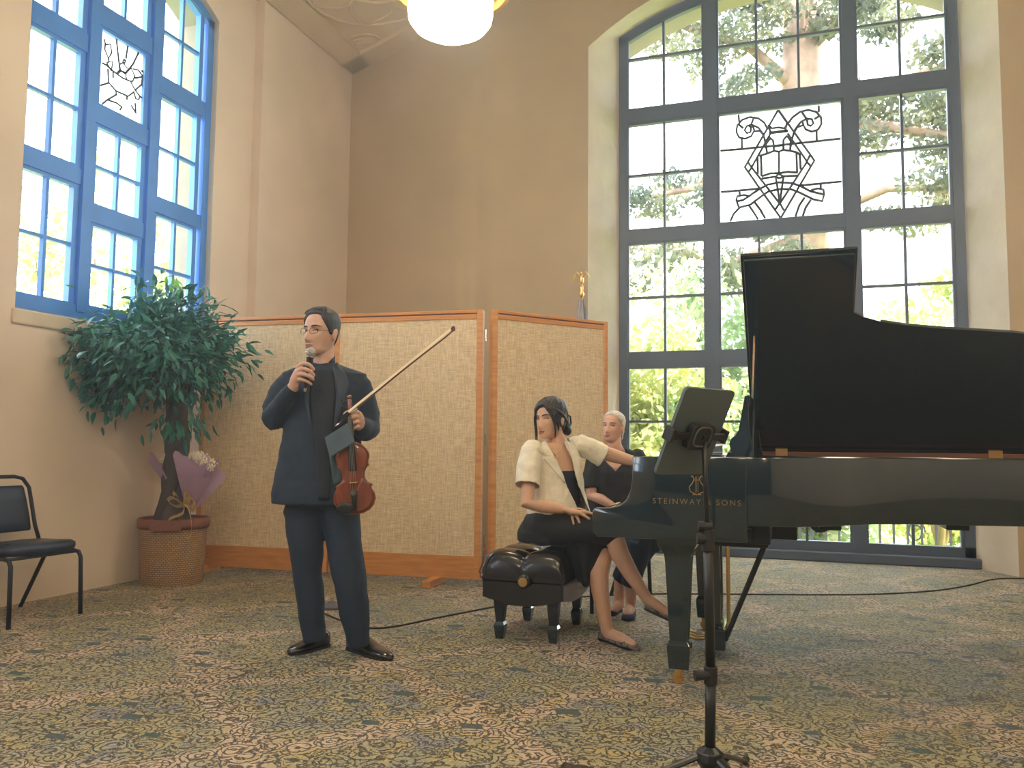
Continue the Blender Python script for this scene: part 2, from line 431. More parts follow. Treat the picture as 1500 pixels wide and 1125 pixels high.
wr.build('window_reveal', 'plaster_rough', wall_back, smooth=True, fix=False)
we = MB()
lo2 = [(XC + (p[0] - XC) * .985, p[1] - (.05 if p[1] > 1 else 0)) for p in loop_fr]
we.add([(p[0], 8.90, p[1]) for p in lo2] + [(p[0], 9.25, p[1]) for p in lo2], [(i, i + 1, n + i + 1, n + i) for i in range(n - 1)])
wall_with_hole(we, outer, lo2, lambda p: (p[0], 9.25, p[1]))
we.build('outer_reveal', 'outside_stucco', wall_back, fix=False)
tag(wall_back, 'tan plaster end wall around the tall arched window', 'wall', kind='structure')

# left wall: window bay, then a shallow projection beyond y = 6.66
K1 = 5.10 / 5.2
WY = lambda y: y * K1
WZ = lambda z: 1.1 + (z - 1.1) * K1
YC1 = WY(5.18)
w1h = [(4.155, 2.02), (4.155, 4.98)] + [(y, 3.40 + math.sqrt(1.96 ** 2 - (y - YC1) ** 2)) for y in np.linspace(4.155, 6.115, 15)] + [(6.115, 2.02)]
w1h = [w1h[0]] + w1h[2:]
wlm = MB()
def wall_hole_closed(mb, outer, hole, mapf):
    ex = [[(c - 1, 2.02), (c - 1, 5.25), (c + 1, 5.25), (c + 1, 2.02)] for c in (.7, -3.7)]; L3 = [outer, hole] + ex
    tr = tessellate_polygon([[Vector((p[0], p[1], 0)) for p in q] for q in L3])
    mb.add([mapf(p) for q in L3 for p in q], [tuple(t) for t in tr])
wall_hole_closed(wlm, [(YR, 0), (YR, 6.2), (6.66, 6.2), (6.66, 0)], w1h, lambda p: (XL, p[0], p[1]))
wlm.add([(XL, 6.66, 0), (XL2, 6.66, 0), (XL2, 6.66, 6.2), (XL, 6.66, 6.2)], [(0, 1, 2, 3)])
wlm.add([(XL2, 6.66, 0), (XL2, YB, 0), (XL2, YB, 6.2), (XL2, 6.66, 6.2)], [(0, 1, 2, 3)])
wall_left = wlm.build('wall_left', 'plaster', fix=False)
tag(wall_left, 'pale plaster side wall with the high flare-tinted window', 'wall', kind='structure')
n = len(w1h); mr = MB()
mr.add([(XL, p[0], p[1]) for p in w1h] + [(-5.09, p[0], p[1]) for p in w1h], [(i, (i + 1) % n, n + (i + 1) % n, n + i) for i in range(n)])
mr.build('window_reveal', 'plaster_rough', wall_left, fix=False)
mo = MB(); w1o = [(YC1 + (p[0] - YC1) * .985, p[1]) for p in w1h]
mo.add([(-5.14, p[0], p[1]) for p in w1o] + [(-5.44, p[0], p[1]) for p in w1o], [(i, (i + 1) % n, n + (i + 1) % n, n + i) for i in range(n)])
wall_hole_closed(mo, [(YR, -1), (YR, 6.4), (9.25, 6.4), (9.25, -1)], w1o, lambda p: (-5.44, p[0], p[1]))
mo.build('outer_reveal', 'outside_stucco', wall_left, fix=False)
ms = MB(); ms.b2((XL - .06, 4.13, 1.915), (XL + .02, 6.14, 2.02))
tag(ms.build('trim_1', 'plaster_rough', bevel=.012), 'pale plaster sill under the high flare-tinted window', 'trim', kind='structure')
tag(MB().add([(XR, YR, 0), (XR, YB, 0), (XR, YB, 6.2), (XR, YR, 6.2)], [(0, 1, 2, 3)]).build('wall_right', 'plaster', fix=False), 'tan plaster side wall beyond the piano', 'wall', kind='structure')
tag(MB().add([(XL, YR, 0), (XR, YR, 0), (XR, YR, 7.6), (XL, YR, 7.6)], [(0, 1, 2, 3)]).build('wall_front', 'wall_dark_dimmer', fix=False), 'unseen wall behind the audience, coloured dark to dim piano reflections', 'wall', kind='structure')

# gabled ceiling with moulded coffers
xr = 2 * XC - XL2
cm = MB().add([(XL - .3, YR, zc(XL - .3)), (XC, YR, zc(XC)), (XC, YB, zc(XC)), (XL - .3, YB, zc(XL - .3)), (xr + .6, YR, zc(xr + .6)), (xr + .6, YB, zc(xr + .6))], [(0, 1, 2, 3), (1, 4, 5, 2)])
ceiling = cm.build('ceiling', 'ceiling_plaster', fix=False)
tag(ceiling, 'pale sloping plaster ceiling with moulded scroll panels', 'ceiling', kind='structure')
cu = unit((1, 0, SL)); cvv = V(0, -1, 0); cn = unit(np.cross(cu, cvv)); cn = cn if cn[2] < 0 else -cn
def cpt(a, b, d=0.0): return V(XL2, YB, ZE) + a * cu + b * cvv + d * cn
def cbox(mb, a0, a1, b0, b1, d):
    vs = [cpt(a, b, dd) for dd in (-.02, d) for a, b in ((a0, b0), (a1, b0), (a1, b1), (a0, b1))]
    mb.add(vs, [(0, 1, 2, 3), (7, 6, 5, 4), (0, 4, 5, 1), (1, 5, 6, 2), (2, 6, 7, 3), (3, 7, 4, 0)])
bd = MB(); cbox(bd, 0, 4.9, 0, .26, .05); cbox(bd, 0, .26, 0, 9, .05); cbox(bd, 2.2, 2.5, .26, 9, .05); cbox(bd, .26, 4.9, 2.3, 2.6, .05); cbox(bd, .26, 4.9, 4.6, 4.9, .05)
bd.build('ceiling_band', 'ceiling_plaster', ceiling)
for ca in (.26, 2.5):
    for cb in (.26, 2.6):
        md = MB(); c0 = (ca + .97, cb + 1.02)
        for r in (.95, .6, .32):
            md.tube([cpt(c0[0] + r * math.cos(t), c0[1] + r * math.sin(t), .0) for t in np.linspace(0, 2 * math.pi, 33)], .022, 6)
        for k in range(8):
            t0 = k * math.pi / 4
            for sg in (1, -1):
                md.tube([cpt(c0[0] + rr * math.cos(t0 + sg * .42 * math.sin((rr - .3) / .65 * math.pi)), c0[1] + rr * math.sin(t0 + sg * .42 * math.sin((rr - .3) / .65 * math.pi))) for rr in np.linspace(.3, .95, 9)], .018, 6)
        for sx in (-1, 1):
            for sy in (-1, 1):
                for q in (.12, .19, .27):
                    md.tube([cpt(c0[0] + sx * (.95 - q * math.cos(t)), c0[1] + sy * (1.0 - q * math.sin(t))) for t in np.linspace(0, math.pi / 2, 8)], .014, 6)
        md.build('ceiling_moulding', 'ceiling_plaster', ceiling, smooth=True)

# ================================================================ WINDOWS
def bar(mb, P, a0, b0, a1, b1, d0, d1):
    """rectangle in window plane (a across, b up) from depth d0 to d1; P maps (a,b,d) to the world"""
    vs = [P(a, b, d) for d in (d0, d1) for a, b in ((a0, b0), (a1, b0), (a1, b1), (a0, b1))]
    mb.add(vs, [(0, 1, 2, 3), (7, 6, 5, 4), (0, 4, 5, 1), (1, 5, 6, 2), (2, 6, 7, 3), (3, 7, 4, 0)])
def make_window(name, label, P, cells, archf, A0, A1, B0, fm, posts, rails, depth, stile, milk):
    root = thing(name, P((A0 + A1) / 2, B0, 0), label, 'window', kind='structure')
    fr = MB()
    top = [(a, archf(a)) for a in np.linspace(A0, A1, 21)]
    # arched head and jambs
    w = .10
    for (a, b), (a2, b2) in zip(top[:-1], top[1:]):
        vs = [P(q, r, d) for d in (0, depth) for q, r in ((a, b - w), (a2, b2 - w), (a2, b2 + .03), (a, b + .03))]
        fr.add(vs, [(0, 1, 2, 3), (7, 6, 5, 4), (0, 4, 5, 1), (2, 6, 7, 3)])
    bar(fr, P, A0 - .03, B0, A0 + w * .9, archf(A0) , 0, depth); bar(fr, P, A1 - w * .9, B0, A1 + .03, archf(A1), 0, depth)
    bar(fr, P, A0, B0, A1, B0 + .10, 0, depth)
    fr.build('frame', fm, root)
    for a0, a1 in posts:
        m = MB(); bar(m, P, a0, B0 + .05, a1, archf((a0 + a1) / 2) - .02, -.012, depth); m.build('mullion', fm, root)
    for a0, a1, b0, b1 in rails:
        m = MB(); bar(m, P, a0, b0, a1, b1, 0.006, depth); m.build('transom', fm, root)
    for (a0, a1, b0, b1, mas, mbs, kind) in cells:
        m = MB(); arch = b1 is None
        f = (lambda a: archf(a) - .11) if arch else (lambda a: b1)
        lo, hi = f(a0), f(a1); s = stile
        bar(m, P, a0 - s, b0 - s, a0, lo + (0 if arch else s), .016, depth - .02); bar(m, P, a1, b0 - s, a1 + s, hi + (0 if arch else s), .016, depth - .02)
        bar(m, P, a0, b0 - s, a1, b0, .016, depth - .02)
        if arch:
            aa = np.linspace(a0, a1, 9)
            for q, r in zip(aa[:-1], aa[1:]):
                vs = [P(x, y, d) for d in (.016, depth - .02) for x, y in ((q, f(q)), (r, f(r)), (r, f(r) + s), (q, f(q) + s))]
                m.add(vs, [(0, 1, 2, 3), (7, 6, 5, 4), (0, 4, 5, 1), (2, 6, 7, 3)])
        else: bar(m, P, a0, b1, a1, b1 + s, .016, depth - .02)
        sash = m.build('sash', fm, root)
        g = .013
        for x in mas:
            mm = MB(); bar(mm, P, x - g, b0, x + g, f(x) + (.0), .02, depth - .03); mm.build('muntin', fm, sash)
        for y in mbs:
            mm = MB(); bar(mm, P, a0, y - g, a1, y + g, .022, depth - .032); mm.build('muntin', fm, sash)
        xs = [a0] + list(mas) + [a1]; ys = [b0] + list(mbs) + [None]
        for i in range(len(xs) - 1):
            for j in range(len(ys) - 1):
                pm = MB(); dm = depth * .5
                x0, x1, y0 = xs[i], xs[i + 1], ys[j]
                if ys[j + 1] is None:
                    ul = [(x, f(x)) for x in np.linspace(x1, x0, 5 if arch else 2)]
                else: ul = [(x1, ys[j + 1]), (x0, ys[j + 1])]
                poly = [(x0, y0), (x1, y0)] + ul
                nn = len(poly)
                vs = [P(x, y, dm) for x, y in poly]
                pm.add(vs, [tuple(range(nn))])
                po = pm.build('pane', 'milk_glass' if kind == 'stained' else 'glass', sash, fix=False)
        if kind == 'stained': milk.append((sash, root))
    return root
# --- back window
P2 = lambda a, b, d: (a, 8.81 + d, b)
arch2 = lambda a: 2.771 + math.sqrt(3.4 ** 2 - (a - XC) ** 2)
Lc, Cc, Rc = (-1.667, -.862), (-.685, .535), (.704, 1.512)
mL, mC, mR = [-1.276], [-.29, .132], [1.10]
cells = []
for (a0, a1), ms_ in ((Lc, mL), (Cc, mC), (Rc, mR)):
    cells += [(a0, a1, 4.885, None, ms_, [5.455], ''), (a0, a1, 2.147, 3.335, ms_, [2.742], ''),
              (a0, a1, .815, 1.962, ms_, [1.388], ''), (a0, a1, .172, .655, ms_, [], '')]
    cells.append((a0, a1, 3.512, 4.69, [], [], 'stained') if (a0, a1) == Cc else (a0, a1, 3.512, 4.69, ms_, [4.115], ''))
milk2 = []
win2 = make_window('window_1', 'tall arched grey framed window with leaded emblem pane behind the piano', P2, cells, arch2, XC - 1.70, XC + 1.70, .09, 'frame_grey',
                   [(-.838, -.71), (.56, .68)],
                   [(-1.70, 1.56, b0, b1) for b0, b1 in ((4.715, 4.862), (3.36, 3.488), (1.985, 2.122), (.68, .79))], .10, .025, milk2)
# leaded emblem: polylines read from the photograph (crop origin 1040,140, scale 5.624)
LEAD2 = [
 [(85, 455), (290, 438), (560, 410), (790, 386), (1075, 355)], [(90, 795), (400, 768)], [(735, 742), (1085, 708)],
 [(237, 160), (240, 215)], [(262, 352), (264, 440)], [(895, 85), (897, 135)], [(878, 290), (880, 376)], [(243, 790), (246, 820)], [(912, 727), (913, 765)],
 [(560, 122), (287, 590), (580, 1005)], [(565, 122), (860, 535), (585, 1005)],
 [(500, 310), (343, 592), (575, 890)], [(640, 312), (800, 545), (575, 890)],
 [(310, 545), (343, 592), (318, 630)], [(825, 490), (797, 545), (828, 580)], [(575, 885), (535, 945)], [(575, 885), (608, 945)],
 # scrolls
 [(462, 410), (440, 320), (400, 265), (345, 240), (305, 250), (285, 285), (305, 310), (335, 300), (338, 262), (320, 245)],
 [(475, 280), (450, 225), (400, 188), (330, 177), (265, 200), (225, 245), (217, 300), (240, 345), (290, 355), (340, 335), (360, 295), (410, 290), (440, 325)],
 [(362, 185), (340, 235)], [(232, 235), (275, 270)], [(350, 245), (365, 285)],
 [(660, 450), (672, 370), (700, 280), (750, 215), (800, 190), (840, 195), (852, 230), (830, 250), (805, 240), (800, 205), (815, 190)],
 [(635, 240), (680, 180), (740, 135), (810, 118), (875, 135), (915, 180), (918, 235), (890, 280), (840, 297), (790, 280), (770, 245), (720, 260), (690, 310)],
 [(760, 140), (790, 185)], [(905, 165), (860, 195)], [(765, 220), (770, 250)],
 # crown and neck of the emblem
 [(480, 240), (510, 270), (565, 262), (610, 270), (640, 230), (565, 125)], [(480, 250), (500, 300)], [(632, 230), (620, 290)],
 [(485, 312), (645, 292)], [(487, 305), (640, 287)], [(515, 420), (612, 408)],
 [(490, 345), (520, 370), (528, 450)], [(605, 440), (605, 365), (635, 330)], [(460, 400), (470, 470)], [(500, 350), (460, 400)], [(640, 335), (665, 375), (660, 450)],
 # book
 [(405, 498), (470, 478), (530, 455), (568, 462), (600, 448), (660, 455), (715, 468), (745, 490)],
 [(568, 462), (568, 640)], [(420, 490), (425, 665)], [(392, 510), (395, 645)], [(712, 465), (718, 640)], [(740, 490), (747, 610)],
 [(425, 665), (500, 640), (568, 640), (640, 628), (720, 635)], [(425, 685), (540, 668), (568, 645), (600, 665), (720, 660)],
 # pen
 [(540, 668), (550, 720), (575, 880)], [(605, 668), (598, 720), (577, 880)], [(540, 672), (570, 680), (605, 670)],
 # ribbon
 [(320, 830), (400, 775), (480, 732), (575, 715), (680, 722), (745, 745), (830, 790), (940, 815)],
 [(245, 922), (330, 900), (410, 840), (480, 790), (575, 770), (670, 772), (740, 800), (850, 855), (925, 870), (940, 815), (935, 775), (890, 765), (830, 780)],
 [(320, 830), (280, 818), (225, 830), (217, 860), (235, 915), (245, 922)], [(222, 872), (275, 860), (320, 830)],
 [(168, 1035), (195, 975), (245, 922)], [(320, 905), (360, 960), (395, 1018)], [(365, 875), (415, 940), (455, 1012)],
 [(780, 840), (735, 905), (705, 995)], [(830, 860), (790, 920), (765, 990)]]
lm = MB()
for pl_ in LEAD2:
    q = [ony(1040 + x / 5.624, 140 + y / 5.624, 8.855) for x, y in pl_]
    lm.tube(q, .013, 6)
lm.build('leaded_emblem', 'lead', milk2[0][0])
# bottom board of the window
tag(MB().b2((XC - 1.73, 8.74, 0), (XC + 1.74, 8.83, .095)).build('baseboard_back', 'frame_grey', bevel=.012), 'dark grey wooden base board below the arched window', 'trim', kind='structure')
# --- left window
P1 = lambda a, b, d: (-5.085 - d, WY(a), WZ(b))
arch1 = lambda a: 3.45 + math.sqrt(4.0 - (a - 5.18) ** 2)
l1, m1, r1 = (4.30, 4.743), (4.94, 5.405), (5.61, 6.064)
cells1 = [(*l1, 4.335, None, [4.515], [4.755], ''), (*l1, 3.25, 4.138, [4.515], [3.69], ''), (*l1, 2.174, 3.072, [4.515], [2.62], ''),
          (*m1, 4.635, None, [5.17], [], ''), (*m1, 3.815, 4.43, [], [], 'stained'), (*m1, 2.997, 3.622, [5.17], [3.30], ''), (*m1, 2.18, 2.815, [5.17], [2.50], ''),
          (*r1, 4.342, None, [5.845], [4.755], ''), (*r1, 3.255, 4.145, [5.845], [3.695], ''), (*r1, 2.172, 3.08, [5.845], [2.63], '')]
milk1 = []
win1 = make_window('window_2', 'high window with small panes above the potted tree, lens-flare blue put into its frame', P1, cells1, arch1, 4.115, 6.245, 2.06, 'frame_flare_blue',
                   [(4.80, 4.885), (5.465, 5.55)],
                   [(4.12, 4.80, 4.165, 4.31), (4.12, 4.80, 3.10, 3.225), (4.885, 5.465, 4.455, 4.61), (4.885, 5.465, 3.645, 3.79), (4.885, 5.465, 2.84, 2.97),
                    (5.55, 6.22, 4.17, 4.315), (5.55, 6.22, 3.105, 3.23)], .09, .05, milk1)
LEAD1 = [[(145, 175), (160, 220), (155, 280), (190, 370), (222, 310), (210, 230), (160, 235)], [(265, 165), (280, 300), (300, 480), (265, 520)], [(380, 230), (360, 370)],
 [(490, 295), (430, 420), (365, 505)], [(345, 375), (328, 395), (345, 415), (355, 395), (345, 375)], [(295, 425), (330, 410), (380, 470), (360, 505), (310, 485), (295, 425)],
 [(125, 410), (165, 430), (235, 490), (330, 560), (405, 590), (440, 660), (490, 730), (535, 775)], [(170, 410), (230, 395), (220, 490)], [(175, 415), (220, 490)],
 [(185, 470), (190, 600), (260, 680), (380, 735), (440, 690)], [(110, 630), (190, 605)], [(235, 490), (235, 560)], [(275, 520), (310, 490), (360, 520), (365, 575)],
 [(360, 510), (410, 460), (445, 540), (425, 590), (405, 590)], [(430, 470), (480, 480), (520, 540), (510, 620), (455, 670)], [(445, 560), (520, 545)], [(510, 495), (550, 480)],
 [(190, 370), (195, 400)], [(265, 690), (265, 720), (180, 770), (130, 810)], [(370, 735), (370, 770)], [(440, 700), (455, 760), (485, 765), (490, 745)], [(180, 770), (270, 800), (320, 840)],
 [(410, 820), (460, 905)], [(450, 800), (455, 890)], [(320, 840), (300, 870)]]
lm = MB()
for pl_ in LEAD1:
    lm.tube([onx(130 + x / 6.62, 30 + y / 6.62, -5.13) for x, y in pl_], .0085, 5)
lm.build('leaded_picture', 'lead', milk1[0][0])
# two unseen high windows added beside the audience for fill daylight
for k_, yc_ in enumerate((.7, -3.7)):
    P3 = lambda a, b, d: (-5.085 - d, a, b)
    a_, b_ = yc_ - 1.0, yc_ + 1.0
    wr_ = thing('window_%d' % (k_ + 3), (-5.1, yc_, 2.02), ('unseen high window added for fill daylight beside the front of the audience', 'unseen high window added for fill daylight at the rear of the hall')[k_], 'window', kind='structure')
    fm3 = MB()
    for a0, a1, b0, b1 in ((a_, b_, 2.02, 2.12), (a_, b_, 5.15, 5.25), (a_, a_ + .1, 2.02, 5.25), (b_ - .1, b_, 2.02, 5.25)): bar(fm3, P3, a0, b0, a1, b1, 0, .08)
    fm3.build('frame', 'frame_flare_blue', wr_)
    for a0, a1, b0, b1 in ((yc_ - .36, yc_ - .28, 2.02, 5.25), (yc_ + .28, yc_ + .36, 2.02, 5.25), (a_, b_, 3.05, 3.15), (a_, b_, 4.1, 4.2)):
        m = MB(); bar(m, P3, a0, b0, a1, b1, .01, .07); m.build('mullion', 'frame_flare_blue', wr_)
    for a0, a1 in ((a_ + .1, yc_ - .36), (yc_ - .28, yc_ + .28), (yc_ + .36, b_ - .1)):
        for b0, b1 in ((2.12, 3.05), (3.15, 4.1), (4.2, 5.15)):
            pm = MB(); pm.add([P3(a0, b0, .04), P3(a1, b0, .04), P3(a1, b1, .04), P3(a0, b1, .04)], [(0, 1, 2, 3)]); pm.build('pane', 'glass', wr_, fix=False)
# thin haze volume added to imitate the veil of lens flare
HAZE = 0.015
if HAZE > 0:
    hm = bpy.data.materials.new('haze'); hm.use_nodes = True; hn = hm.node_tree
    hn.nodes.remove(hn.nodes['Principled BSDF'])
    vs_ = hn.nodes.new('ShaderNodeVolumeScatter'); vs_.inputs['Color'].default_value = (0.74, 0.87, 1, 1); vs_.inputs['Density'].default_value = HAZE; vs_.inputs['Anisotropy'].default_value = 0.55
    hn.links.new(vs_.outputs[0], hn.nodes['Material Output'].inputs['Volume']); MATS['haze'] = hm
    hz_ = MB().b2((XL + .002, YR + .002, .001), (XR - .002, YB - .002, 5.55)).build('flare_veil', 'haze')
    tag(hz_, 'thin haze added through the hall to imitate lens flare', 'haze', kind='stuff')
#__PART2__
# ================================================================ OUTSIDE
gd = MB().b2((-40, 9.5, -.9), (40, 60, -.6)); gd.b2((-40, -30, -.9), (-5.6, 9.5, -.6)); gd.b2((5.3, -30, -.9), (40, 9.5, -.6))
tag(gd.build('ground', 'grass'), 'sunlit lawn outside the windows', 'lawn', kind='structure')
def leaf_cloud(mb, pts, size, jit=.5):
    pts = np.asarray(pts); k = len(pts)
    a = rng.normal(size=(k, 3)); a /= np.linalg.norm(a, axis=1)[:, None]
    b = rng.normal(size=(k, 3)); b = np.cross(a, b); b /= np.linalg.norm(b, axis=1)[:, None]
    s = size * (1 + jit * (rng.random(k) - .5))[:, None]
    q = np.stack([pts - a * s, pts + b * s * .45, pts + a * s, pts - b * s * .45], 1).reshape(-1, 3)
    n0 = len(mb.v); mb.v.extend(map(tuple, q.tolist())); mb.f.extend([(n0 + 4 * i, n0 + 4 * i + 1, n0 + 4 * i + 2, n0 + 4 * i + 3) for i in range(k)])
def clump(c, r, k):
    d = rng.normal(size=(k, 3)); d /= np.linalg.norm(d, axis=1)[:, None]
    return V(c) + d * (rng.random(k) ** .4)[:, None] * V(r)
def bush(name, label, c, r, m, k, size, cat='bush', group=None, nc=26):
    t = thing(name, (c[0], c[1], -.6), label, cat, group)
    mb = MB(); st = MB()
    st.tube([(c[0], c[1], -.6), (c[0] + .1, c[1], c[2])], [.07, .03], 7)
    for i in range(nc):
        d = rng.normal(size=3); d /= np.linalg.norm(d); p = V(c) + d * V(r) * rng.uniform(.3, .95)
        if p[2] < -.4: p[2] = -.4 + rng.random() * .4
        leaf_cloud(mb, clump(p, V(r) * rng.uniform(.2, .42), k // nc), size)
        if i % 3 == 0: st.tube([(c[0], c[1], -.3), (V(c[0], c[1], -.3) + p) / 2 + rng.normal(size=3) * .08, p], [.04, .025, .01], 6)
    st.build('stem', 'tree_bark', t, smooth=True)
    tag(mb.build('foliage', m, t, fix=False), kind='stuff')
    return t
bush('garden_bush', 'yellow green leafy bush outside the left side of the arched window', (-2.0, 11.4, 1.7), (1.5, .9, 2.0), 'bush_a', 5200, .085, nc=40)
bush('garden_bush', 'tall green shrub outside behind the woman in black', (-1.0, 13.2, 1.6), (1.6, 1.2, 2.4), 'bush_b', 5200, .10, nc=40)
bush('garden_bush', 'bright yellow green tree top outside the right sashes of the arched window', (1.9, 12.6, 2.2), (1.3, 1.0, 1.4), 'bush_a', 4200, .085, nc=34)
bush('garden_bush', 'green shrub outside hidden mostly behind the open piano lid', (.4, 14.3, .9), (1.5, .8, 1.9), 'bush_b', 4000, .09, nc=30)
bush('garden_bush', 'pale green hedge far behind the iron railing', (-3.4, 16.5, 1.4), (2.4, 1.0, 2.8), 'bush_b', 5000, .13, nc=36)
bush('garden_bush', 'small sunlit shrub low on the lawn beyond the railing', (2.9, 16.0, -.1), (1.6, 1.0, .5), 'bush_a', 2500, .09)
bush('garden_bush', 'sparse tree outside the high flare-tinted window', (-9.5, 9.2, 3.0), (1.6, 1.2, 2.6), 'bush_a', 3000, .09, cat='tree', nc=24)
# big conifer with branches seen through the upper panes
tr = thing('conifer_tree', (.35, 15.5, -.6), 'large conifer with drooping needles and thick trunk outside the upper window', 'tree')
MB().tube([(.3, 15.5, -.6), (.35, 15.5, 3.0), (.25, 15.5, 7.0), (.35, 15.5, 12.0)], [.5, .42, .36, .25], 14).build('trunk', 'tree_bark', tr, smooth=True)
nm = MB()
brs = [((.3, 15.5, 6.2), (1.5, 15.0, 7.3), (3.4, 14.4, 7.6), .14), ((.3, 15.5, 7.2), (1.8, 15.0, 6.6), (3.3, 14.6, 6.0), .12), ((.3, 15.5, 7.6), (-.6, 15.0, 8.4), (-2.2, 14.4, 8.9), .12),
       ((.3, 15.5, 6.6), (-.9, 15.1, 6.0), (-2.6, 14.5, 5.6), .11), ((.35, 15.5, 8.4), (1.6, 14.8, 9.2), (3.2, 14.4, 9.4), .11), ((.3, 15.5, 5.2), (1.6, 14.8, 5.5), (3.0, 14.2, 5.2), .09),
       ((.3, 15.5, 8.9), (-.4, 14.6, 9.6), (-1.0, 13.8, 9.8), .1), ((.3, 15.5, 5.0), (-1.0, 14.8, 4.4), (-2.4, 14.0, 4.6), .08), ((.3, 15.5, 9.6), (1.0, 14.6, 8.8), (1.6, 13.9, 8.4), .09)]
for a, b, c, r in brs:
    MB().tube([a, b, c], [r, r * .75, r * .35], 9).build('branch', 'tree_bark', tr, smooth=True)
    a, b, c = V(a), V(b), V(c)
    for i in range(17):
        t = rng.uniform(.25, 1.05); p = (a + (b - a) * t * 2) if t < .5 else (b + (c - b) * (t - .5) * 2)
        e = p + rng.normal(size=3) * V(.45, .4, .3) + V(0, 0, -.12)
        leaf_cloud(nm, clump(e, (.42, .34, .22), 150), .07)
tag(nm.build('needles', 'needle', tr, fix=False), kind='stuff')
# iron railing beyond the window
rl = thing('iron_railing', (0, 10.2, -.6), 'black iron railing with vertical bars outside low panes', 'railing')
MB().b2((-2.6, 10.18, .42), (2.6, 10.22, .46)).build('top_rail', 'iron', rl)
MB().b2((-2.6, 10.18, -.5), (2.6, 10.22, -.46)).build('bottom_rail', 'iron', rl)
for i, x in enumerate(np.linspace(-2.5, 2.5, 36)):
    MB().b2((x - .012, 10.188, -.6), (x + .012, 10.212, .44)).build('baluster', 'iron', rl)
for x in (-1.2, .15, 1.3):
    MB().tube([(x + .09 * math.cos(t) * (1 - .06 * t), 10.2, .2 + .13 * math.sin(t) * (1 - .06 * t)) for t in np.linspace(0, 9, 26)], .01, 6).build('scroll', 'iron', rl)

# ================================================================ PARTITION PANELS
ZP0, ZP1 = .045, 2.215
def panel(label, pa, pb, feet, feet_dir=1, stile=.05):
    pa, pb = V(*pa, 0), V(*pb, 0); u = unit(pb - pa); L_ = np.linalg.norm(pb - pa); nrm = np.cross(u, V(0, 0, 1)); nrm = nrm if nrm @ (CP - pa) > 0 else -nrm
    t = thing('partition_panel', (pa + pb) / 2, label, 'partition', 'hinged acoustic partition panels behind the performers')
    ax = [u, nrm, V(0, 0, 1)]; C0 = lambda s, d, z: pa + u * s + nrm * d + V(0, 0, z)
    def bx(name, m, s0, s1, z0, z1, d0, d1, bev=.004):
        return MB().box(C0((s0 + s1) / 2, (d0 + d1) / 2, (z0 + z1) / 2), (s1 - s0, d1 - d0, z1 - z0), ax).build(name, m, t, bevel=bev)
    bx('fabric_panel', 'burlap', stile * .8, L_ - stile * .8, ZP0 + .17, ZP1 - .06, -.022, .022, .0)
    bx('stile', 'oak', 0, stile, ZP0, ZP1, -.03, .03); bx('stile', 'oak', L_ - stile, L_, ZP0, ZP1, -.03, .03)
    bx('kick_board', 'oak_h', stile, L_ - stile, ZP0, ZP0 + .185, -.028, .028)
    bx('top_rail', 'oak_h', stile, L_ - stile, ZP1 - .075, ZP1 - .035, -.028, .028); bx('top_rail', 'oak_h', stile, L_ - stile, ZP1 - .026, ZP1, -.03, .032)
    bx('top_groove', 'inner_wood', stile, L_ - stile, ZP1 - .036, ZP1 - .024, -.02, .018, 0)
    for s in feet:
        f = MB().box(C0(s, .05, .0275), (.075, .42, .055), ax); f.build('foot', 'oak_h', t, bevel=.006)
    return t, C0, ax
PA = panel('burlap partition panel farthest left, behind the potted tree', (-4.95, 5.98), (-3.69, 6.08), (.1, 1.12))
PBp = panel('burlap partition panel directly behind the standing man', (-3.675, 6.082), (-2.365, 6.19), (.95,))
pc1 = onz(888, 472, ZP1)[:2]
PCp = panel('angled burlap partition panel behind the seated women, nearest the arched window', (-2.30, 6.20), tuple(pc1), (.12,), stile=.045)
hg = MB(); 
for z in (.3, 1.1, 1.95): hg.lathe([(.008, z), (.008, z + .1)], (-2.333, 6.17, 0), 8)
hg.build('hinge', 'chrome', PBp[0])
lt = MB(); lt.tube([(-2.30, 6.12, .34), (-2.31, 6.10, .2), (-2.34, 6.10, .12), (-2.30, 6.11, .07)], .008, 6); lt.ell((-2.32, 6.1, .09), (.018, .014, .02)); lt.build('latch_strap', 'inner_wood', PBp[0], smooth=True)

# ================================================================ FLAG
fx, fy = -2.0, 8.02
ft = thing('flag_pole', (fx, fy, 0), 'furled flag on a pole topped by a gilt eagle', 'flag')
MB().lathe([(.0, 0), (.14, 0), (.14, .03), (.03, .06), (.0, .07)], (fx, fy, 0), 20).build('base', 'brass', ft, smooth=True)
MB().lathe([(.014, .05), (.014, 2.72)], (fx, fy, 0), 10).build('pole', 'oak', ft)
fm_ = MB(); rings = []
for z, r in ((1.0, .13), (1.5, .11), (2.0, .085), (2.3, .06), (2.5, .035), (2.6, .022)):
    rings.append([(fx + (r * (1 + .35 * math.cos(6 * a))) * math.cos(a), fy + r * (1 + .35 * math.cos(6 * a)) * math.sin(a), z) for a in np.linspace(0, 2 * math.pi, 40, endpoint=False)])
fm_.loft(rings).build('flag', 'flag_cloth', ft, smooth=True)
eg = MB(); eg.lathe([(.012, 2.62), (.03, 2.66), (.014, 2.69), (.02, 2.73), (.008, 2.76)], (fx, fy, 0), 12)
eg.ell((fx, fy, 2.81), (.022, .022, .05)); eg.ell((fx - .008, fy - .008, 2.875), (.014, .018, .015)); eg.tube([(fx - .014, fy - .02, 2.875), (fx - .02, fy - .035, 2.868)], [.006, .001], 6)
for s in (-1, 1):
    eg.tube([(fx + s * .012, fy, 2.83), (fx + s * .045, fy, 2.885), (fx + s * .078, fy, 2.84), (fx + s * .088, fy, 2.79)], [.016, .022, .014, .003], 8, flat=(1, .5))
eg.build('gilt_eagle', 'gilt', ft, smooth=True)

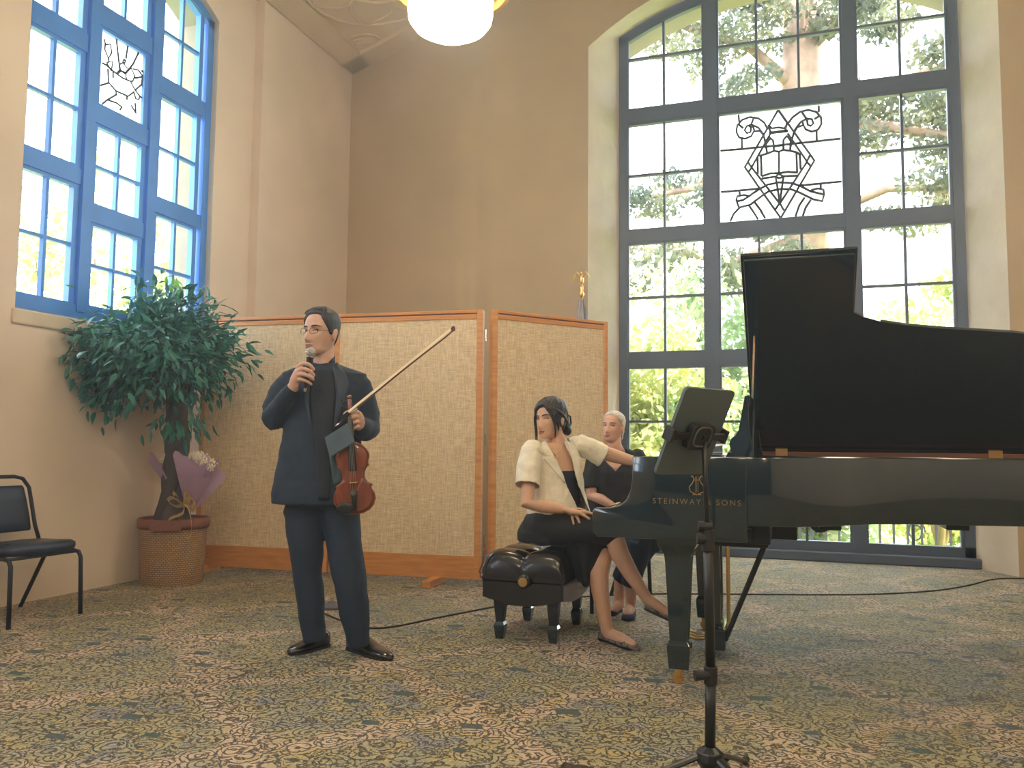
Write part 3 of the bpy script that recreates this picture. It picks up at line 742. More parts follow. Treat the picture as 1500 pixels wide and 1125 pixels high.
# ================================================================ PENDANT LAMPS
def make_lamp(x, y, label):
    t = thing('pendant_lamp', (x, y, 4.04), label, 'lamp', 'drum pendant lamps of the hall')
    MB().lathe([(.0, 4.035), (.1, 4.04), (.19, 4.06), (.26, 4.10), (.297, 4.15), (.305, 4.2), (.305, 4.62), (.28, 4.62)], (x, y, 0), 40).build('glass_drum', 'lamp_glass', t, smooth=True)
    MB().lathe([(.405, 4.375), (.425, 4.36), (.445, 4.385), (.445, 4.45), (.43, 4.46), (.41, 4.44), (.405, 4.375)], (x, y, 0), 48, cap=False).build('hoop', 'brass', t, smooth=True)
    for k in range(16):
        a = 2 * math.pi * k / 16; m = MB()
        m.tube([(x + .425 * math.cos(a + s) , y + .425 * math.sin(a + s), z) for s, z in ((0, 4.44), (.09, 4.52), (.0, 4.60), (-.09, 4.52), (0, 4.44))], .008, 6)
        m.tube([(x + .30 * math.cos(a), y + .30 * math.sin(a), 4.42), (x + .42 * math.cos(a), y + .42 * math.sin(a), 4.41)], .007, 6)
        m.build('filigree', 'brass', t, smooth=True)
    MB().lathe([(.41, 4.6), (.44, 4.62), (.41, 4.64), (.0, 4.68)], (x, y, 0), 48).build('crown_plate', 'brass', t, smooth=True)
    MB().lathe([(.012, 4.66), (.012, zc(x) + .02)], (x, y, 0), 8).build('rod', 'brass', t)
    MB().lathe([(.0, zc(x) - .10), (.09, zc(x) - .09), (.12, zc(x) + .04)], (x, y, 0), 20).build('ceiling_rose', 'brass', t, smooth=True)
    return t
lamp0 = make_lamp(-2.27, 5.2, 'glowing white drum pendant lamp with brass hoop, at the top of the picture')
added_lamps = {(-1, 1.0): 'unseen drum pendant added for fill on the high window side above the audience', (1, 5.2): 'unseen drum pendant added for fill above the tail of the piano', (1, 1.0): 'unseen drum pendant added for fill on the piano side above the audience',
       (-1, -3.4): 'rearmost unseen drum pendant added for fill on the high window side', (1, -3.4): 'rearmost unseen drum pendant added for fill on the piano side',
       (0, .2): 'middle unseen drum pendant added for fill above the camera', (0, -3.4): 'rearmost unseen drum pendant added for fill in the middle of the hall'}
for (s, y), l_ in added_lamps.items():  # further copies out of view, added as fill light
    c = copy_tree(lamp0); c.location = ({-1: -2.27, 0: -.07, 1: 2.13}[s], y, 4.04); c['label'] = l_

# ================================================================ PIANO
pn = thing('grand_piano', (.4, 4.6, 0), 'black polished concert grand piano with its lid raised', 'piano')
ZT, ZB, YN, YF_ = 1.063, .755, 3.85, 5.36
curve = [(-.20, 3.85), (-.02, 3.885), (.12, 3.97), (.24, 4.09), (.36, 4.20), (.52, 4.275), (.70, 4.32), (.90, 4.355), (1.10, 4.39), (1.28, 4.44), (1.45, 4.54), (1.60, 4.70), (1.69, 4.88), (1.70, 5.06), (1.64, 5.22), (1.52, 5.32), (1.36, 5.36)]
rim_out = [(-.20, 5.36)] + [] 
path = curve + [(-.20, 5.36)]
def offset(path, d):
    out = []
    for i, p in enumerate(path):
        a = V(path[max(i - 1, 0)]); b = V(path[min(i + 1, len(path) - 1)]); t = unit(b - a); out.append((p[0] - t[1] * d, p[1] + t[0] * d))
    return out
inn = offset(path, .045)
inn[-1] = (-.20, 5.315); inn[0] = (-.20, 3.895)
rings = [[(a[0], a[1], ZB), (a[0], a[1], ZT), (b[0], b[1], ZT), (b[0], b[1], ZB)] for a, b in zip(path, inn)]
rm = MB().loft(rings); shade(rm.build('rim', 'piano_black', pn, bevel=.004, angle=60), 40)
rings = [[(a[0], a[1], .9), (a[0], a[1], ZT - .012), (b[0], b[1], ZT - .012), (b[0], b[1], .9)] for a, b in zip(inn, offset(inn, .006))]
MB().loft(rings).build('inner_rim', 'inner_wood', pn, smooth=False)
pl_ = offset(path, .05)[1:-1]
MB().prism([(-.19, 3.9)] + pl_ + [(-.19, 5.31)], (0, 0, 0), (1, 0, 0), (0, 1, 0), (0, 0, 1), .95, .97).build('iron_plate', 'gold_paint', pn)
sb_ = offset(path, .02)[1:-1]
MB().prism([(-.19, 3.88)] + sb_ + [(-.19, 5.34)], (0, 0, 0), (1, 0, 0), (0, 1, 0), (0, 0, 1), ZB + .015, ZB + .04).build('soundboard', 'satin_black', pn)
arm = [(-.905, .70), (-.905, .795), (-.895, .815), (-.815, .817), (-.775, .830), (-.742, .858), (-.722, .90), (-.714, .95), (-.713, ZT), (-.195, ZT), (-.195, .68), (-.885, .68)]
for y0 in (YN, YF_ - .075):
    a_ = MB().prism(arm, (0, y0, 0), (1, 0, 0), (0, 0, 1), (0, 1, 0), 0, .075); shade(a_.build('arm', 'piano_black', pn, bevel=.006, angle=50), 40)
MB().b2((-.86, YN + .07, .68), (-.18, YF_ - .07, .735)).build('keybed', 'satin_black', pn)
MB().b2((-.90, YN + .07, .70), (-.875, YF_ - .07, .80)).build('key_slip', 'piano_black', pn, bevel=.004)
kt = MB().b2((-.87, YN + .09, .735), (-.72, YF_ - .09, .775)); kt.build('key_bed_white', 'paper', pn)
w_ = (YF_ - YN - .19) / 52
for i in range(52):
    MB().b2((-.872, YN + .095 + i * w_, .775), (-.725, YN + .095 + (i + 1) * w_ - .0015, .79)).build('white_key', 'paper', pn)
    if i % 7 in (0, 2, 3, 5, 6) and i < 51:
        MB().b2((-.82, YN + .095 + (i + 1) * w_ - .006, .79), (-.725, YN + .095 + (i + 1) * w_ + .006, .802)).build('black_key', 'ebony', pn)
MB().prism([(-.725, .78), (-.705, .99), (-.68, 1.0), (-.70, .78)], (0, YN + .08, 0), (1, 0, 0), (0, 0, 1), (0, 1, 0), 0, YF_ - YN - .16).build('fallboard', 'piano_black', pn, bevel=.004)
MB().b2((-.70, YN + .07, .985), (-.19, YF_ - .07, 1.0)).build('pin_block_cover', 'satin_black', pn)
# underside frame
for lo__, hi__ in (((-.2, 4.0, .66), (-.1, 5.2, .78)), ((.12, 4.25, .715), (.22, 5.2, .78)), ((.7, 4.45, .72), (.8, 5.2, .78)), ((1.2, 4.6, .72), (1.3, 5.2, .78)), ((-.5, 4.4, .60), (-.12, 4.86, .70)), ((-.12, 4.45, .64), (.02, 4.8, .72))):
    MB().b2(lo__, hi__).build('under_beam', 'satin_black', pn, bevel=.006)
MB().lathe([(.055, -.12), (.055, .12)], (.13, 4.6, .735), 16, axis=[(1, 0, 0), (0, 0, 1), (0, 1, 0)]).build('beam_roller', 'satin_black', pn, bevel=.004)
def pleg(x, y):
    sq = lambda hw, z: [(x - hw, y - hw, z), (x + hw, y - hw, z), (x + hw, y + hw, z), (x - hw, y + hw, z)]
    lg = MB().loft([sq(.092, .70), sq(.09, .655), sq(.078, .63), sq(.062, .60), sq(.058, .56), sq(.042, .20)]).build('leg', 'piano_black', pn, bevel=.004, angle=30)
    MB().loft([sq(.043, .205), sq(.053, .185), sq(.053, .16), sq(.046, .075)]).build('foot_block', 'piano_black', lg, bevel=.004, angle=30)
    MB().lathe([(.0, -.014), (.024, -.012), (.027, 0), (.024, .012), (0, .014)], (x - .008, y, .027), 20, axis=[(0, 0, 1), (1, 0, 0), (0, 1, 0)]).build('caster', 'brass', lg, smooth=False)
    MB().b2((x - .022, y - .024, .03), (x + .012, y + .024, .08)).build('caster_fork', 'brass', lg, bevel=.004)
pleg(-.515, 3.985); pleg(-.515, 5.22); pleg(1.36, 4.95)
# pedal lyre
ly = MB(); lx, lyy = -.395, 4.66
for dy in (-.075, .075): ly.lathe([(.020, .16), (.024, .3), (.020, .62), (.02, .68)], (lx, lyy + dy, 0), 14)
ly.b2((lx - .05, lyy - .16, .045), (lx + .05, lyy + .16, .155)); ly.b2((lx - .045, lyy - .13, .64), (lx + .045, lyy + .13, .70))
lyo = ly.build('pedal_lyre', 'piano_black', pn, bevel=.008)
for k in (-1, 0, 1):
    MB().tube([(lx - .04, lyy + k * .065, .085), (lx - .11, lyy + k * .065, .075), (lx - .17, lyy + k * .065, .09), (lx - .20, lyy + k * .065, .085)], [.012, .012, .02, .012], 8, flat=(1, .5)).build('pedal', 'brass', lyo, smooth=True)
    MB().lathe([(.007, .12), (.007, .68)], (lx + .056, lyy + k * .045, 0), 8).build('pedal_rod', 'brass', lyo)
MB().tube([(lx + .045, lyy - .1, .09), (-.10, lyy - .16, .70)], .013, 8).build('lyre_brace', 'satin_black', lyo)
MB().tube([(lx + .045, lyy + .1, .09), (-.10, lyy + .16, .70)], .013, 8).build('lyre_brace', 'satin_black', lyo)
# music desk
dsk = [(-.30, ZT - .01), (-.285, 1.085), (-.272, 1.10), (-.278, 1.125), (-.268, 1.15), (-.25, 1.165), (-.235, 1.19), (-.205, 1.35), (-.19, 1.35), (-.185, 1.2), (-.175, 1.12), (-.168, 1.09), (-.16, ZT - .01)]
for y0 in (3.97, 5.18):
    MB().prism(dsk, (0, y0, 0), (1, 0, 0), (0, 0, 1), (0, 1, 0), 0, .03).build('desk_bracket', 'piano_black', pn, bevel=.003)
MB().box((-.205, 4.6, 1.22), (.02, 1.2, .27), [unit((1, 0, -.12)), (0, 1, 0), unit((.12, 0, 1))]).build('music_desk', 'piano_black', pn, bevel=.004)
# lid
TH = math.radians(40); HY, HZ = 5.345, 1.083
lu = V(0, -math.cos(TH), math.sin(TH)); ln = unit(np.cross(V(1, 0, 0), lu)); ln = ln if ln[2] > 0 else -ln
lid = [(-.215, 0), (-.215, 1.49), (.305, 1.49), (.312, 1.12), (.36, 1.085), (.44, 1.050), (.58, 1.015), (.72, .99), (.88, .968), (1.05, .945), (1.22, .905), (1.38, .84), (1.53, .73), (1.65, .56), (1.71, .36), (1.68, .18), (1.58, .05), (1.42, 0)]
O_ = V(0, HY, HZ)
MB().b2((-.2, 5.325, 1.03), (1.40, 5.36, HZ + .004)).build('hinge_rail', 'inner_wood', pn, bevel=.003)
lo_ = MB().prism(lid, O_, (1, 0, 0), lu, ln, 0, .02).build('lid', 'piano_black', pn, bevel=.004, angle=50)
MB().prism([(-.23, .03), (-.23, 1.505), (.318, 1.505), (.318, .03)], O_, (1, 0, 0), lu, ln, .026, .046).build('front_flap', 'piano_black', pn, bevel=.004)
for hx in (-.06, 1.10):
    MB().b2((hx - .035, 5.318, ZT - .002), (hx + .035, 5.33, HZ + .03)).build('lid_hinge', 'brass', pn, bevel=.002)
MB().tube([(-.175, 3.94, ZT - .02), V(0, 0, 0) + O_ + lu * 1.02 + V(-.175, 0, 0)], .011, 8).build('lid_prop', 'piano_black', pn)
# lettering and emblem on the near arm
def lettering(txt, x, z, size):
    c = bpy.data.curves.new('lettering', 'FONT'); c.body = txt; c.size = size; c.extrude = .0006; c.space_character = 1.35; c.align_x = 'LEFT'
    t = bpy.data.objects.new('tmp', c); COL.objects.link(t); dg = bpy.context.evaluated_depsgraph_get()
    me = bpy.data.meshes.new_from_object(t.evaluated_get(dg)); bpy.data.objects.remove(t); me.materials.clear(); me.materials.append(MATS['gold_paint'])
    o = bpy.data.objects.new('lettering', me); COL.objects.link(o); o.parent = pn; o.location = V(x, YN - .0008, z) - origin_of(pn); o.rotation_euler = (math.pi / 2, 0, 0)
    return o
lettering('STEINWAY & SONS', -.618, .845, .036)
em = MB(); ex, ez = -.415, .895
for s in (-1, 1):
    em.tube([(ex + s * a, YN - .001, ez + b) for a, b in ((.008, .0), (.03, .008), (.034, .03), (.018, .05), (.012, .068), (.022, .082), (.026, .076))], .0025, 6)
for s in (-.006, 0, .006): em.tube([(ex + s, YN - .001, ez + .005), (ex + s, YN - .001, ez + .08)], .0013, 5)
em.tube([(ex - .016, YN - .001, ez + .062), (ex + .016, YN - .001, ez + .062)], .002, 5); em.tube([(ex - .02, YN - .001, ez - .004), (ex + .02, YN - .001, ez - .004)], .003, 5)
em.build('lyre_emblem', 'gold_paint', pn)
# sheets lying on the piano
for k, (dx, dy, rz, tilt) in enumerate(((0, 0, .1, .0), (.02, .03, .5, .16), (.05, -.02, -.2, .03))):
    a = rz; u = V(math.cos(a), math.sin(a), tilt); v = V(-math.sin(a), math.cos(a), 0)
    tag(MB().box((-.42 + dx, 4.0 + dy, ZT + .009 + k * .006 + .03 * (tilt > .1)), (.20, .14, .002), [unit(u), v, np.cross(unit(u), v)]).build('sheet_music', 'paper'),
        ('lowest white sheet of paper lying on the piano edge', 'white sheet tilted up over the other papers on the piano', 'uppermost flat white sheet on the piano edge')[k], 'paper', 'loose papers on the piano')

# ================================================================ BENCH
bn = thing('piano_bench', (-1.455, 4.81, 0), 'black tufted leather piano bench with tapered legs and brass knob', 'bench')
bx0, bx1, by0, by1 = -1.695, -1.215, 4.46, 5.16
def cushion():
    nx, ny = 29, 41; vs = []; fs = []
    def top(i, j):
        u, v = i / (nx - 1), j / (ny - 1)
        e = min(1, min(u, 1 - u) / .09); e2 = min(1, min(v, 1 - v) / .06)
        edge = (math.sqrt(max(0, 1 - (1 - e) ** 2)) * math.sqrt(max(0, 1 - (1 - e2) ** 2)))
        cu_ = abs(math.sin(math.pi * u * 2)); cv_ = abs(math.sin(math.pi * v * 3))
        puff = .5 * (cu_ ** .6) + .5 * (cv_ ** .6)
        return .395 + .08 * edge + .06 * (puff - .4) * edge
    for j in range(ny):
        for i in range(nx):
            vs.append((bx0 + (bx1 - bx0) * i / (nx - 1), by0 + (by1 - by0) * j / (ny - 1), top(i, j)))
    for j in range(ny - 1):
        for i in range(nx - 1): fs.append((j * nx + i, j * nx + i + 1, (j + 1) * nx + i + 1, (j + 1) * nx + i))
    mb = MB().add(vs, fs)
    ring = [j * nx + i for i, j in [(i, 0) for i in range(nx)] + [(nx - 1, j) for j in range(1, ny)] + [(i, ny - 1) for i in range(nx - 2, -1, -1)] + [(0, j) for j in range(ny - 2, 0, -1)]]
    low = [(vs[k][0], vs[k][1], .335) for k in ring]; n0 = len(mb.v); mb.v.extend(low); m_ = len(ring)
    for k in range(m_): mb.f.append((ring[k], n0 + k, n0 + (k + 1) % m_, ring[(k + 1) % m_]))
    mb.f.append(tuple(n0 + k for k in range(m_)))
    return mb
shade(cushion().build('cushion', 'leather', bn), 60)
for u in (0.25, .5, .75):
    for v in (1 / 6, 1 / 3, .5, 2 / 3, 5 / 6):
        if (u == .5) == (abs(v * 3 - round(v * 3)) < .01):
            MB().ell((bx0 + (bx1 - bx0) * u, by0 + (by1 - by0) * v, .492 if u != .5 else .474), (.012, .012, .006), n=10, m=6).build('button', 'leather', bn, smooth=True)
ap = MB()
for pts in ([(bx0 + .01, by0 + .012), (bx1 - .01, by0 + .012)], [(bx0 + .01, by1 - .012), (bx1 - .01, by1 - .012)], [(bx0 + .012, by0 + .01), (bx0 + .012, by1 - .01)], [(bx1 - .012, by0 + .01), (bx1 - .012, by1 - .01)]):
    a, b = V(*pts[0], 0), V(*pts[1], 0); t_ = unit(b - a); L_ = np.linalg.norm(b - a); n_ = np.cross(V(0, 0, 1), t_)
    poly = [(0, .345), (L_, .345)] + [(L_ * (1 - q), .245 - .04 * math.sin(math.pi * q)) for q in np.linspace(0, 1, 13)]
    ap.prism(poly, a, t_, V(0, 0, 1), n_, -.012, .012)
ap.build('apron', 'leather', bn, bevel=.004, angle=60)
for x in (-1.61, -1.29):
    for y in (4.545, 5.07):
        sq = lambda hw, z: [(x - hw, y - hw, z), (x + hw, y - hw, z), (x + hw, y + hw, z), (x - hw, y + hw, z)]
        lg = MB().loft([sq(.034, .29), sq(.032, .2), sq(.022, .095)]).build('leg', 'satin_black', bn, bevel=.003)
        MB().loft([sq(.023, .10), sq(.032, .078), sq(.031, .065), sq(.022, .0)]).build('spade_foot', 'piano_black', lg, bevel=.003, angle=25)
kn = MB().lathe([(0, 0), (.034, .0), (.038, .012), (.038, .03), (.03, .042), (0, .042)], (-1.435, by0, .348), 24, axis=[(1, 0, 0), (0, 0, 1), (0, -1, 0)]).build('knob', 'satin_black', bn, smooth=False)
MB().lathe([(0, .04), (.026, .04), (.026, .047), (0, .049)], (-1.435, by0, .348), 20, axis=[(1, 0, 0), (0, 0, 1), (0, -1, 0)]).build('knob_plate', 'brass', kn)

# ================================================================ CHAIRS
def make_chair(loc, rz, label, fabric, w=.46):
    """faces +x in its own frame"""
    t = thing('stacking_chair', loc, label, 'chair'); t.rotation_euler = (0, 0, rz)
    def B(mb, name, m, par=None, **k):
        par = par or t; tl, tr_ = t.location.copy(), t.rotation_euler.copy()
        o0 = origin_of(par); mb.v = [tuple(V(q) + o0) for q in mb.v]; return mb.build(name, m, par, **k)
    st = MB(); rings = []
    for z, s in ((.405, .90), (.415, .98), (.435, 1.0), (.455, .985), (.468, .9), (.472, .6)):
        r = []
        for a in np.linspace(0, 2 * math.pi, 36, endpoint=False):
            c, s_ = math.cos(a), math.sin(a); x = .215 * abs(c) ** .5 * np.sign(c); y = w / 2 * abs(s_) ** .5 * np.sign(s_)
            r.append((x * s, y * s, z + .008 * (x > .1)))
        rings.append(r)
    st.loft(rings); B(st, 'seat', fabric, smooth=True)
    bk = MB(); rings = []
    bp = lambda z: -.20 - (z - .46) * .22
    for z, hw, th in ((.52, .195, .012), (.53, .205, .022), (.60, .205, .028), (.72, .195, .03), (.80, .185, .024), (.815, .175, .012)):
        rings.append([(bp(z) + th * math.sin(a), hw * (abs(math.cos(a)) ** .4) * np.sign(math.cos(a)), z) for a in np.linspace(0, 2 * math.pi, 24, endpoint=False)])
    bk.loft(rings); B(bk, 'backrest', fabric, smooth=True)
    bf = MB(); hw = w / 2 - .015
    bf.tube([(-.17, -hw, .43), (bp(.55), -hw + .005, .55), (bp(.80), -hw + .02, .80), (bp(.86), -hw + .06, .86), (bp(.875), -hw + .12, .875), (bp(.875), hw - .12, .875), (bp(.86), hw - .06, .86), (bp(.80), hw - .02, .80), (bp(.55), hw - .005, .55), (-.17, hw, .43)], .0125, 10)
    B(bf, 'back_frame', 'tube_steel', smooth=True)
    sf = MB().tube([(.17, -hw, .40), (-.17, -hw, .40), (-.17, hw, .40), (.17, hw, .40), (.17, -hw, .40)], .011, 8); B(sf, 'seat_frame', 'tube_steel', smooth=True)
    for s in (-1, 1):
        B(MB().tube([(.12, s * hw, .405), (.18, s * hw, .395), (.20, s * hw, .36), (.215, s * (hw + .005), .0)], .0135, 10), 'leg', 'tube_steel', smooth=True)
        B(MB().tube([(-.05, s * hw, .40), (-.12, s * hw, .36), (-.33, s * (hw + .005), .0)], .0135, 10), 'leg', 'tube_steel', smooth=True)
    return t
make_chair((-4.60, 3.965, 0), -.04, 'empty black vinyl stacking chair by the pale wall at the picture edge', 'vinyl_navy', .52)

# ================================================================ TABLET ON STAND
sx_, sy2 = -.247, 2.65
ts = thing('tripod_stand', (sx_, sy2, 0), 'black tripod stand carrying a tablet in front of the piano', 'stand')
pz = lambda px, py: onF(px, py, V(sx_, sy2, 0) @ FH)
p_hub, p_c1, p_top, p_tab = pz(1040, 1108), pz(1041, 988), pz(1036.5, 790), pz(1031, 640)
MB().tube([p_hub, p_c1], .0165, 14).build('lower_tube', 'satin_black', ts, smooth=True)
MB().tube([p_c1, p_top + V(0, 0, .03)], .0155, 14).build('middle_tube', 'satin_black', ts, smooth=True)
MB().tube([p_top, p_tab], .008, 10).build('upper_rod', 'satin_black', ts, smooth=True)
for p, zz in ((p_c1, .05), (p_top, .06)):
    co = MB().tube([p - V(0, 0, zz * .6), p + V(0, 0, zz * .5)], .021, 14).build('collar', 'rubber', ts, bevel=.003)
    if zz == .05: MB().tube([p + V(0, -.01, 0), p + V(-.045, -.03, .0)], [.012, .017], 12).build('knob', 'rubber', co)
for px, py in ((1029, 771), (1027, 789)):
    c = pz(px, py); MB().tube([c + V(.03, 0, 0), c + V(.004, -.005, 0), c + V(-.012, -.01, 0)], [.01, .017, .016], 12).build('knob', 'rubber', ts)
MB().lathe([(.018, .03), (.04, .015), (.045, -.01), (.028, -.035)], p_hub, 12).build('hub', 'satin_black', ts, bevel=.003)
hz = p_hub[2]
for a in (math.radians(200), math.radians(320), math.radians(80)):
    d = V(math.cos(a), math.sin(a), 0)
    lg = MB().tube([p_hub + d * .035 + V(0, 0, .0), V(sx_, sy2, 0) + d * .42 + V(0, 0, .012)], .011, 8, flat=(1.3, .8)).build('leg', 'satin_black', ts)
    MB().tube([V(sx_, sy2, 0) + d * .41 + V(0, 0, .016), V(sx_, sy2, 0) + d * .45 + V(0, 0, .01)], .0115, 10).build('rubber_foot', 'rubber', lg)
    MB().tube([p_hub + V(0, 0, -.06), (p_hub + d * .035 + V(sx_, sy2, 0) + d * .42) / 2 + V(0, 0, .005)], .006, 6).build('brace', 'satin_black', lg)
# tablet
F0 = V(sx_, sy2, 0) @ FH
TLp, TRp, BRp, BLp = (1006, 566), (1078, 572), (1028, 695), (956, 694)
dW, dH = .145, .095
c4 = [onF(*TLp, F0 - dW / 2 - dH / 2), onF(*TRp, F0 + dW / 2 - dH / 2), onF(*BRp, F0 + dW / 2 + dH / 2), onF(*BLp, F0 - dW / 2 + dH / 2)]
tc_ = sum(c4) / 4; tu = unit(c4[1] - c4[0]); tv = unit((c4[0] - c4[3]) - tu * ((c4[0] - c4[3]) @ tu)); tn = np.cross(tu, tv); tn = tn if tn @ FH < 0 else -tn
tw, th_ = np.linalg.norm(c4[1] - c4[0]), np.linalg.norm(c4[0] - c4[3])
def rrect(w, h, r, k=5):
    o = []
    for cx, cy, a0 in ((w / 2 - r, h / 2 - r, 0), (-w / 2 + r, h / 2 - r, 90), (-w / 2 + r, -h / 2 + r, 180), (w / 2 - r, -h / 2 + r, 270)):
        o += [(cx + r * math.cos(math.radians(a0 + q)), cy + r * math.sin(math.radians(a0 + q))) for q in np.linspace(0, 90, k)]
    return o
tb = thing('tablet', tc_, 'tablet in a dark grey case clamped on the tripod stand, seen from behind', 'tablet')
MB().prism(rrect(tw, th_, .016), tc_, tu, tv, tn, -.006, .006).build('case', 'tablet_case', tb, bevel=.002)
MB().prism(rrect(tw - .02, th_ - .02, .01), tc_, tu, tv, tn, -.0075, -.0055).build('screen', 'ebony', tb)
# holder clamp (part of the stand)
hc = onF(1028, 645, F0 - .03) ; hc = tc_ + tn * .022 - tv * .005
MB().prism(rrect(.11, .085, .02), hc, tu, tv, tn, -.012, .012).build('holder_plate', 'rubber', ts, bevel=.003)
for s in (-1, 1):
    m = MB().box(hc + tu * s * .075, (.10, .024, .012), [tu, tv, tn]); m.box(hc + tu * s * (tw / 2 + .008) + tn * -.012, (.014, .045, .04), [tu, tv, tn]); m.build('holder_jaw', 'rubber', ts, bevel=.003)
lp = rrect(.075, .065, .025, 6); lp3 = [hc + tn * .014 + tu * a + tv * (b + .004) for a, b in lp]
MB().tube(lp3 + [lp3[0]], .0028, 6).build('hand_loop', 'disc_grey', ts)
MB().tube([hc + tn * .008, p_tab + V(0, 0, .0)], .012, 8).build('ball_joint', 'rubber', ts)

# ================================================================ CABLE, DISC, SMALL OBJECT
cpts = [onz(*q, .006) for q in ((472, 897), (500, 909), (535, 919), (575, 918), (640, 905), (740, 886), (800, 879), (870, 873), (950, 870), (1040, 870), (1200, 871), (1290, 870), (1370, 865), (1420, 857), (1460, 848))] + [V(2.02, 8.28, .006), V(2.4, 8.3, .006)]
def smooth_path(p, k=6):
    p = [V(q) for q in p]; o = []
    for i in range(len(p) - 1):
        a, b, c, d = p[max(i - 1, 0)], p[i], p[i + 1], p[min(i + 2, len(p) - 1)]
        for t in np.linspace(0, 1, k, endpoint=False):
            o.append(.5 * ((2 * b) + (c - a) * t + (2 * a - 5 * b + 4 * c - d) * t * t + (3 * b - a - 3 * c + d) * t ** 3))
    return o + [p[-1]]
tag(MB().tube(smooth_path(cpts), .0055, 7).build('floor_cable', 'rubber', smooth=True), 'long black cable running across the carpet behind the bench', 'cable')
dp = onz(486, 889); dk = thing('stand_base', dp, 'round grey weighted base on the carpet behind the man', 'base')
MB().lathe([(0, 0), (.125, 0), (.13, .006), (.128, .018), (.03, .028), (.02, .04), (0, .04)], dp, 32).build('disc', 'disc_grey', dk, smooth=False)
MB().lathe([(.013, .035), (.013, .065), (0, .065)], dp, 12).build('socket', 'chrome', dk)
cpz = onz(842, 1140); cs = thing('floor_object', cpz, 'small flat dark brown object lying at the bottom edge of the picture', 'case')  # unidentified flat dark thing on the carpet
MB().box(cpz + V(0, 0, .012), (.11, .12, .024)).build('shell', 'stage_brown', cs, bevel=.006)
MB().box(cpz + V(-.05, 0, .012), (.012, .125, .027)).build('edge_strip', 'rubber', cs, bevel=.003)

# ================================================================ POTTED TREE
pt = V(-4.70, 5.40, 0)
tp = thing('potted_ficus', pt, 'leafy ficus tree with braided trunk in a wicker basket', 'plant')
PR = .262
def with_uv(o, R):
    me = o.data; uvl = me.uv_layers.new(name='UVMap')
    for p in me.polygons:
        for li in p.loop_indices:
            co = me.vertices[me.loops[li].vertex_index].co
            uvl.data[li].uv = ((math.atan2(co.y, co.x) * R), co.z)
    return o
pot = MB().lathe([(.0, .0), (.232, .0), (.238, .02), (.245, .2), (.252, .4), (PR, .49), (PR - .02, .49), (PR - .03, .40), (0, .40)], pt, 48).build('basket', 'wicker', tp); with_uv(pot, .25); shade(pot, 40)
MB().lathe([(PR - .012, .44), (PR + .004, .435), (PR + .010, .46), (PR + .010, .505), (PR, .515), (PR - .014, .505), (PR - .012, .44)], pt, 48, cap=False).build('basket_rim', 'basket_rim', tp, smooth=True)
for a in (math.radians(-62), math.radians(118)):
    m = MB(); m.loft([[pt + (PR + .016 + e) * V(math.cos(a + s), math.sin(a + s), 0) + V(0, 0, z) for e, z in ((-.004, .43), (.012, .43), (.012, .512), (-.004, .512))] for s in np.linspace(-.42, .42, 9)])
    m.build('handle', 'basket_rim', tp, bevel=.004)
sl = MB(); rings = []
for r, z in ((.235, .44), (.2, .455), (.12, .475), (.05, .48)):
    rings.append([pt + V(r * math.cos(a), r * math.sin(a), z + .012 * rng.normal()) for a in np.linspace(0, 2 * math.pi, 30, endpoint=False)])
tag(sl.loft(rings).build('moss', 'soil', tp, smooth=True), kind='stuff')
for k in range(4):
    pts = []; rad = []
    for t in np.linspace(0, 1, 26):
        a = k * math.pi / 2 + t * 5.5; rr = .055 * (1 - .25 * t) + .05 * max(0, .18 - t) * 3
        pts.append(pt + V(-.02 + .02 * math.sin(3 * t) + rr * math.cos(a), rr * math.sin(a), .44 + t * 1.0)); rad.append(.070 * (1 - .35 * t) + .03 * max(0, .15 - t) * 3)
    MB().tube(pts, rad, 10).build('stem', 'bark', tp, smooth=True)
cc = V(-4.67, 5.22, 1.73); cr_ = V(.40, .64, .56)
bm_ = MB(); clus = []
for k in range(54):
    d = rng.normal(size=3); d /= np.linalg.norm(d)
    if d[2] < -.55: d[2] *= -.6
    e = cc + unit(d) * cr_ * rng.uniform(.45, .95)
    e[0] = max(e[0], -4.97)
    bm_.tube([pt + V(-.02, 0, 1.38), (pt + V(0, 0, 1.38) + e) / 2 + V(0, 0, .06), e], [.016, .009, .004], 5); clus.append(e)
bm_.build('branches', 'bark', tp, smooth=True)
for e in ((-4.93, 4.80, 1.55), (-4.92, 4.75, 1.68), (-4.90, 4.95, 1.42), (-4.93, 4.72, 1.80), (-4.88, 4.70, 1.92)): clus.append(V(e))
for e in ((-4.56, 5.30, 1.24), (-4.72, 5.28, 1.27), (-4.5, 5.36, 1.3)): clus.append(V(e))
def leaf_geo():
    vs = []; fs = []
    for i, (t, w) in enumerate(((0, .002), (.15, .010), (.4, .0155), (.7, .011), (1, .0005))):
        L_ = .092; z = -.018 * t * t
        vs += [(-w, t * L_, z + w * .35), (0, t * L_, z), (w, t * L_, z + w * .35)]
    for i in range(4):
        for j in range(2): a = i * 3 + j; fs.append((a, a + 1, a + 4, a + 3))
    return np.array(vs), fs
LV, LF = leaf_geo()
lme = bpy.data.meshes.new('leaf'); lme.from_pydata(LV.tolist(), [], LF); lme.materials.append(MATS['leaf'])
for p in lme.polygons: p.use_smooth = True
lme2 = lme.copy(); lme2.materials.clear(); lme2.materials.append(MATS['leaf_new'])
allL = []
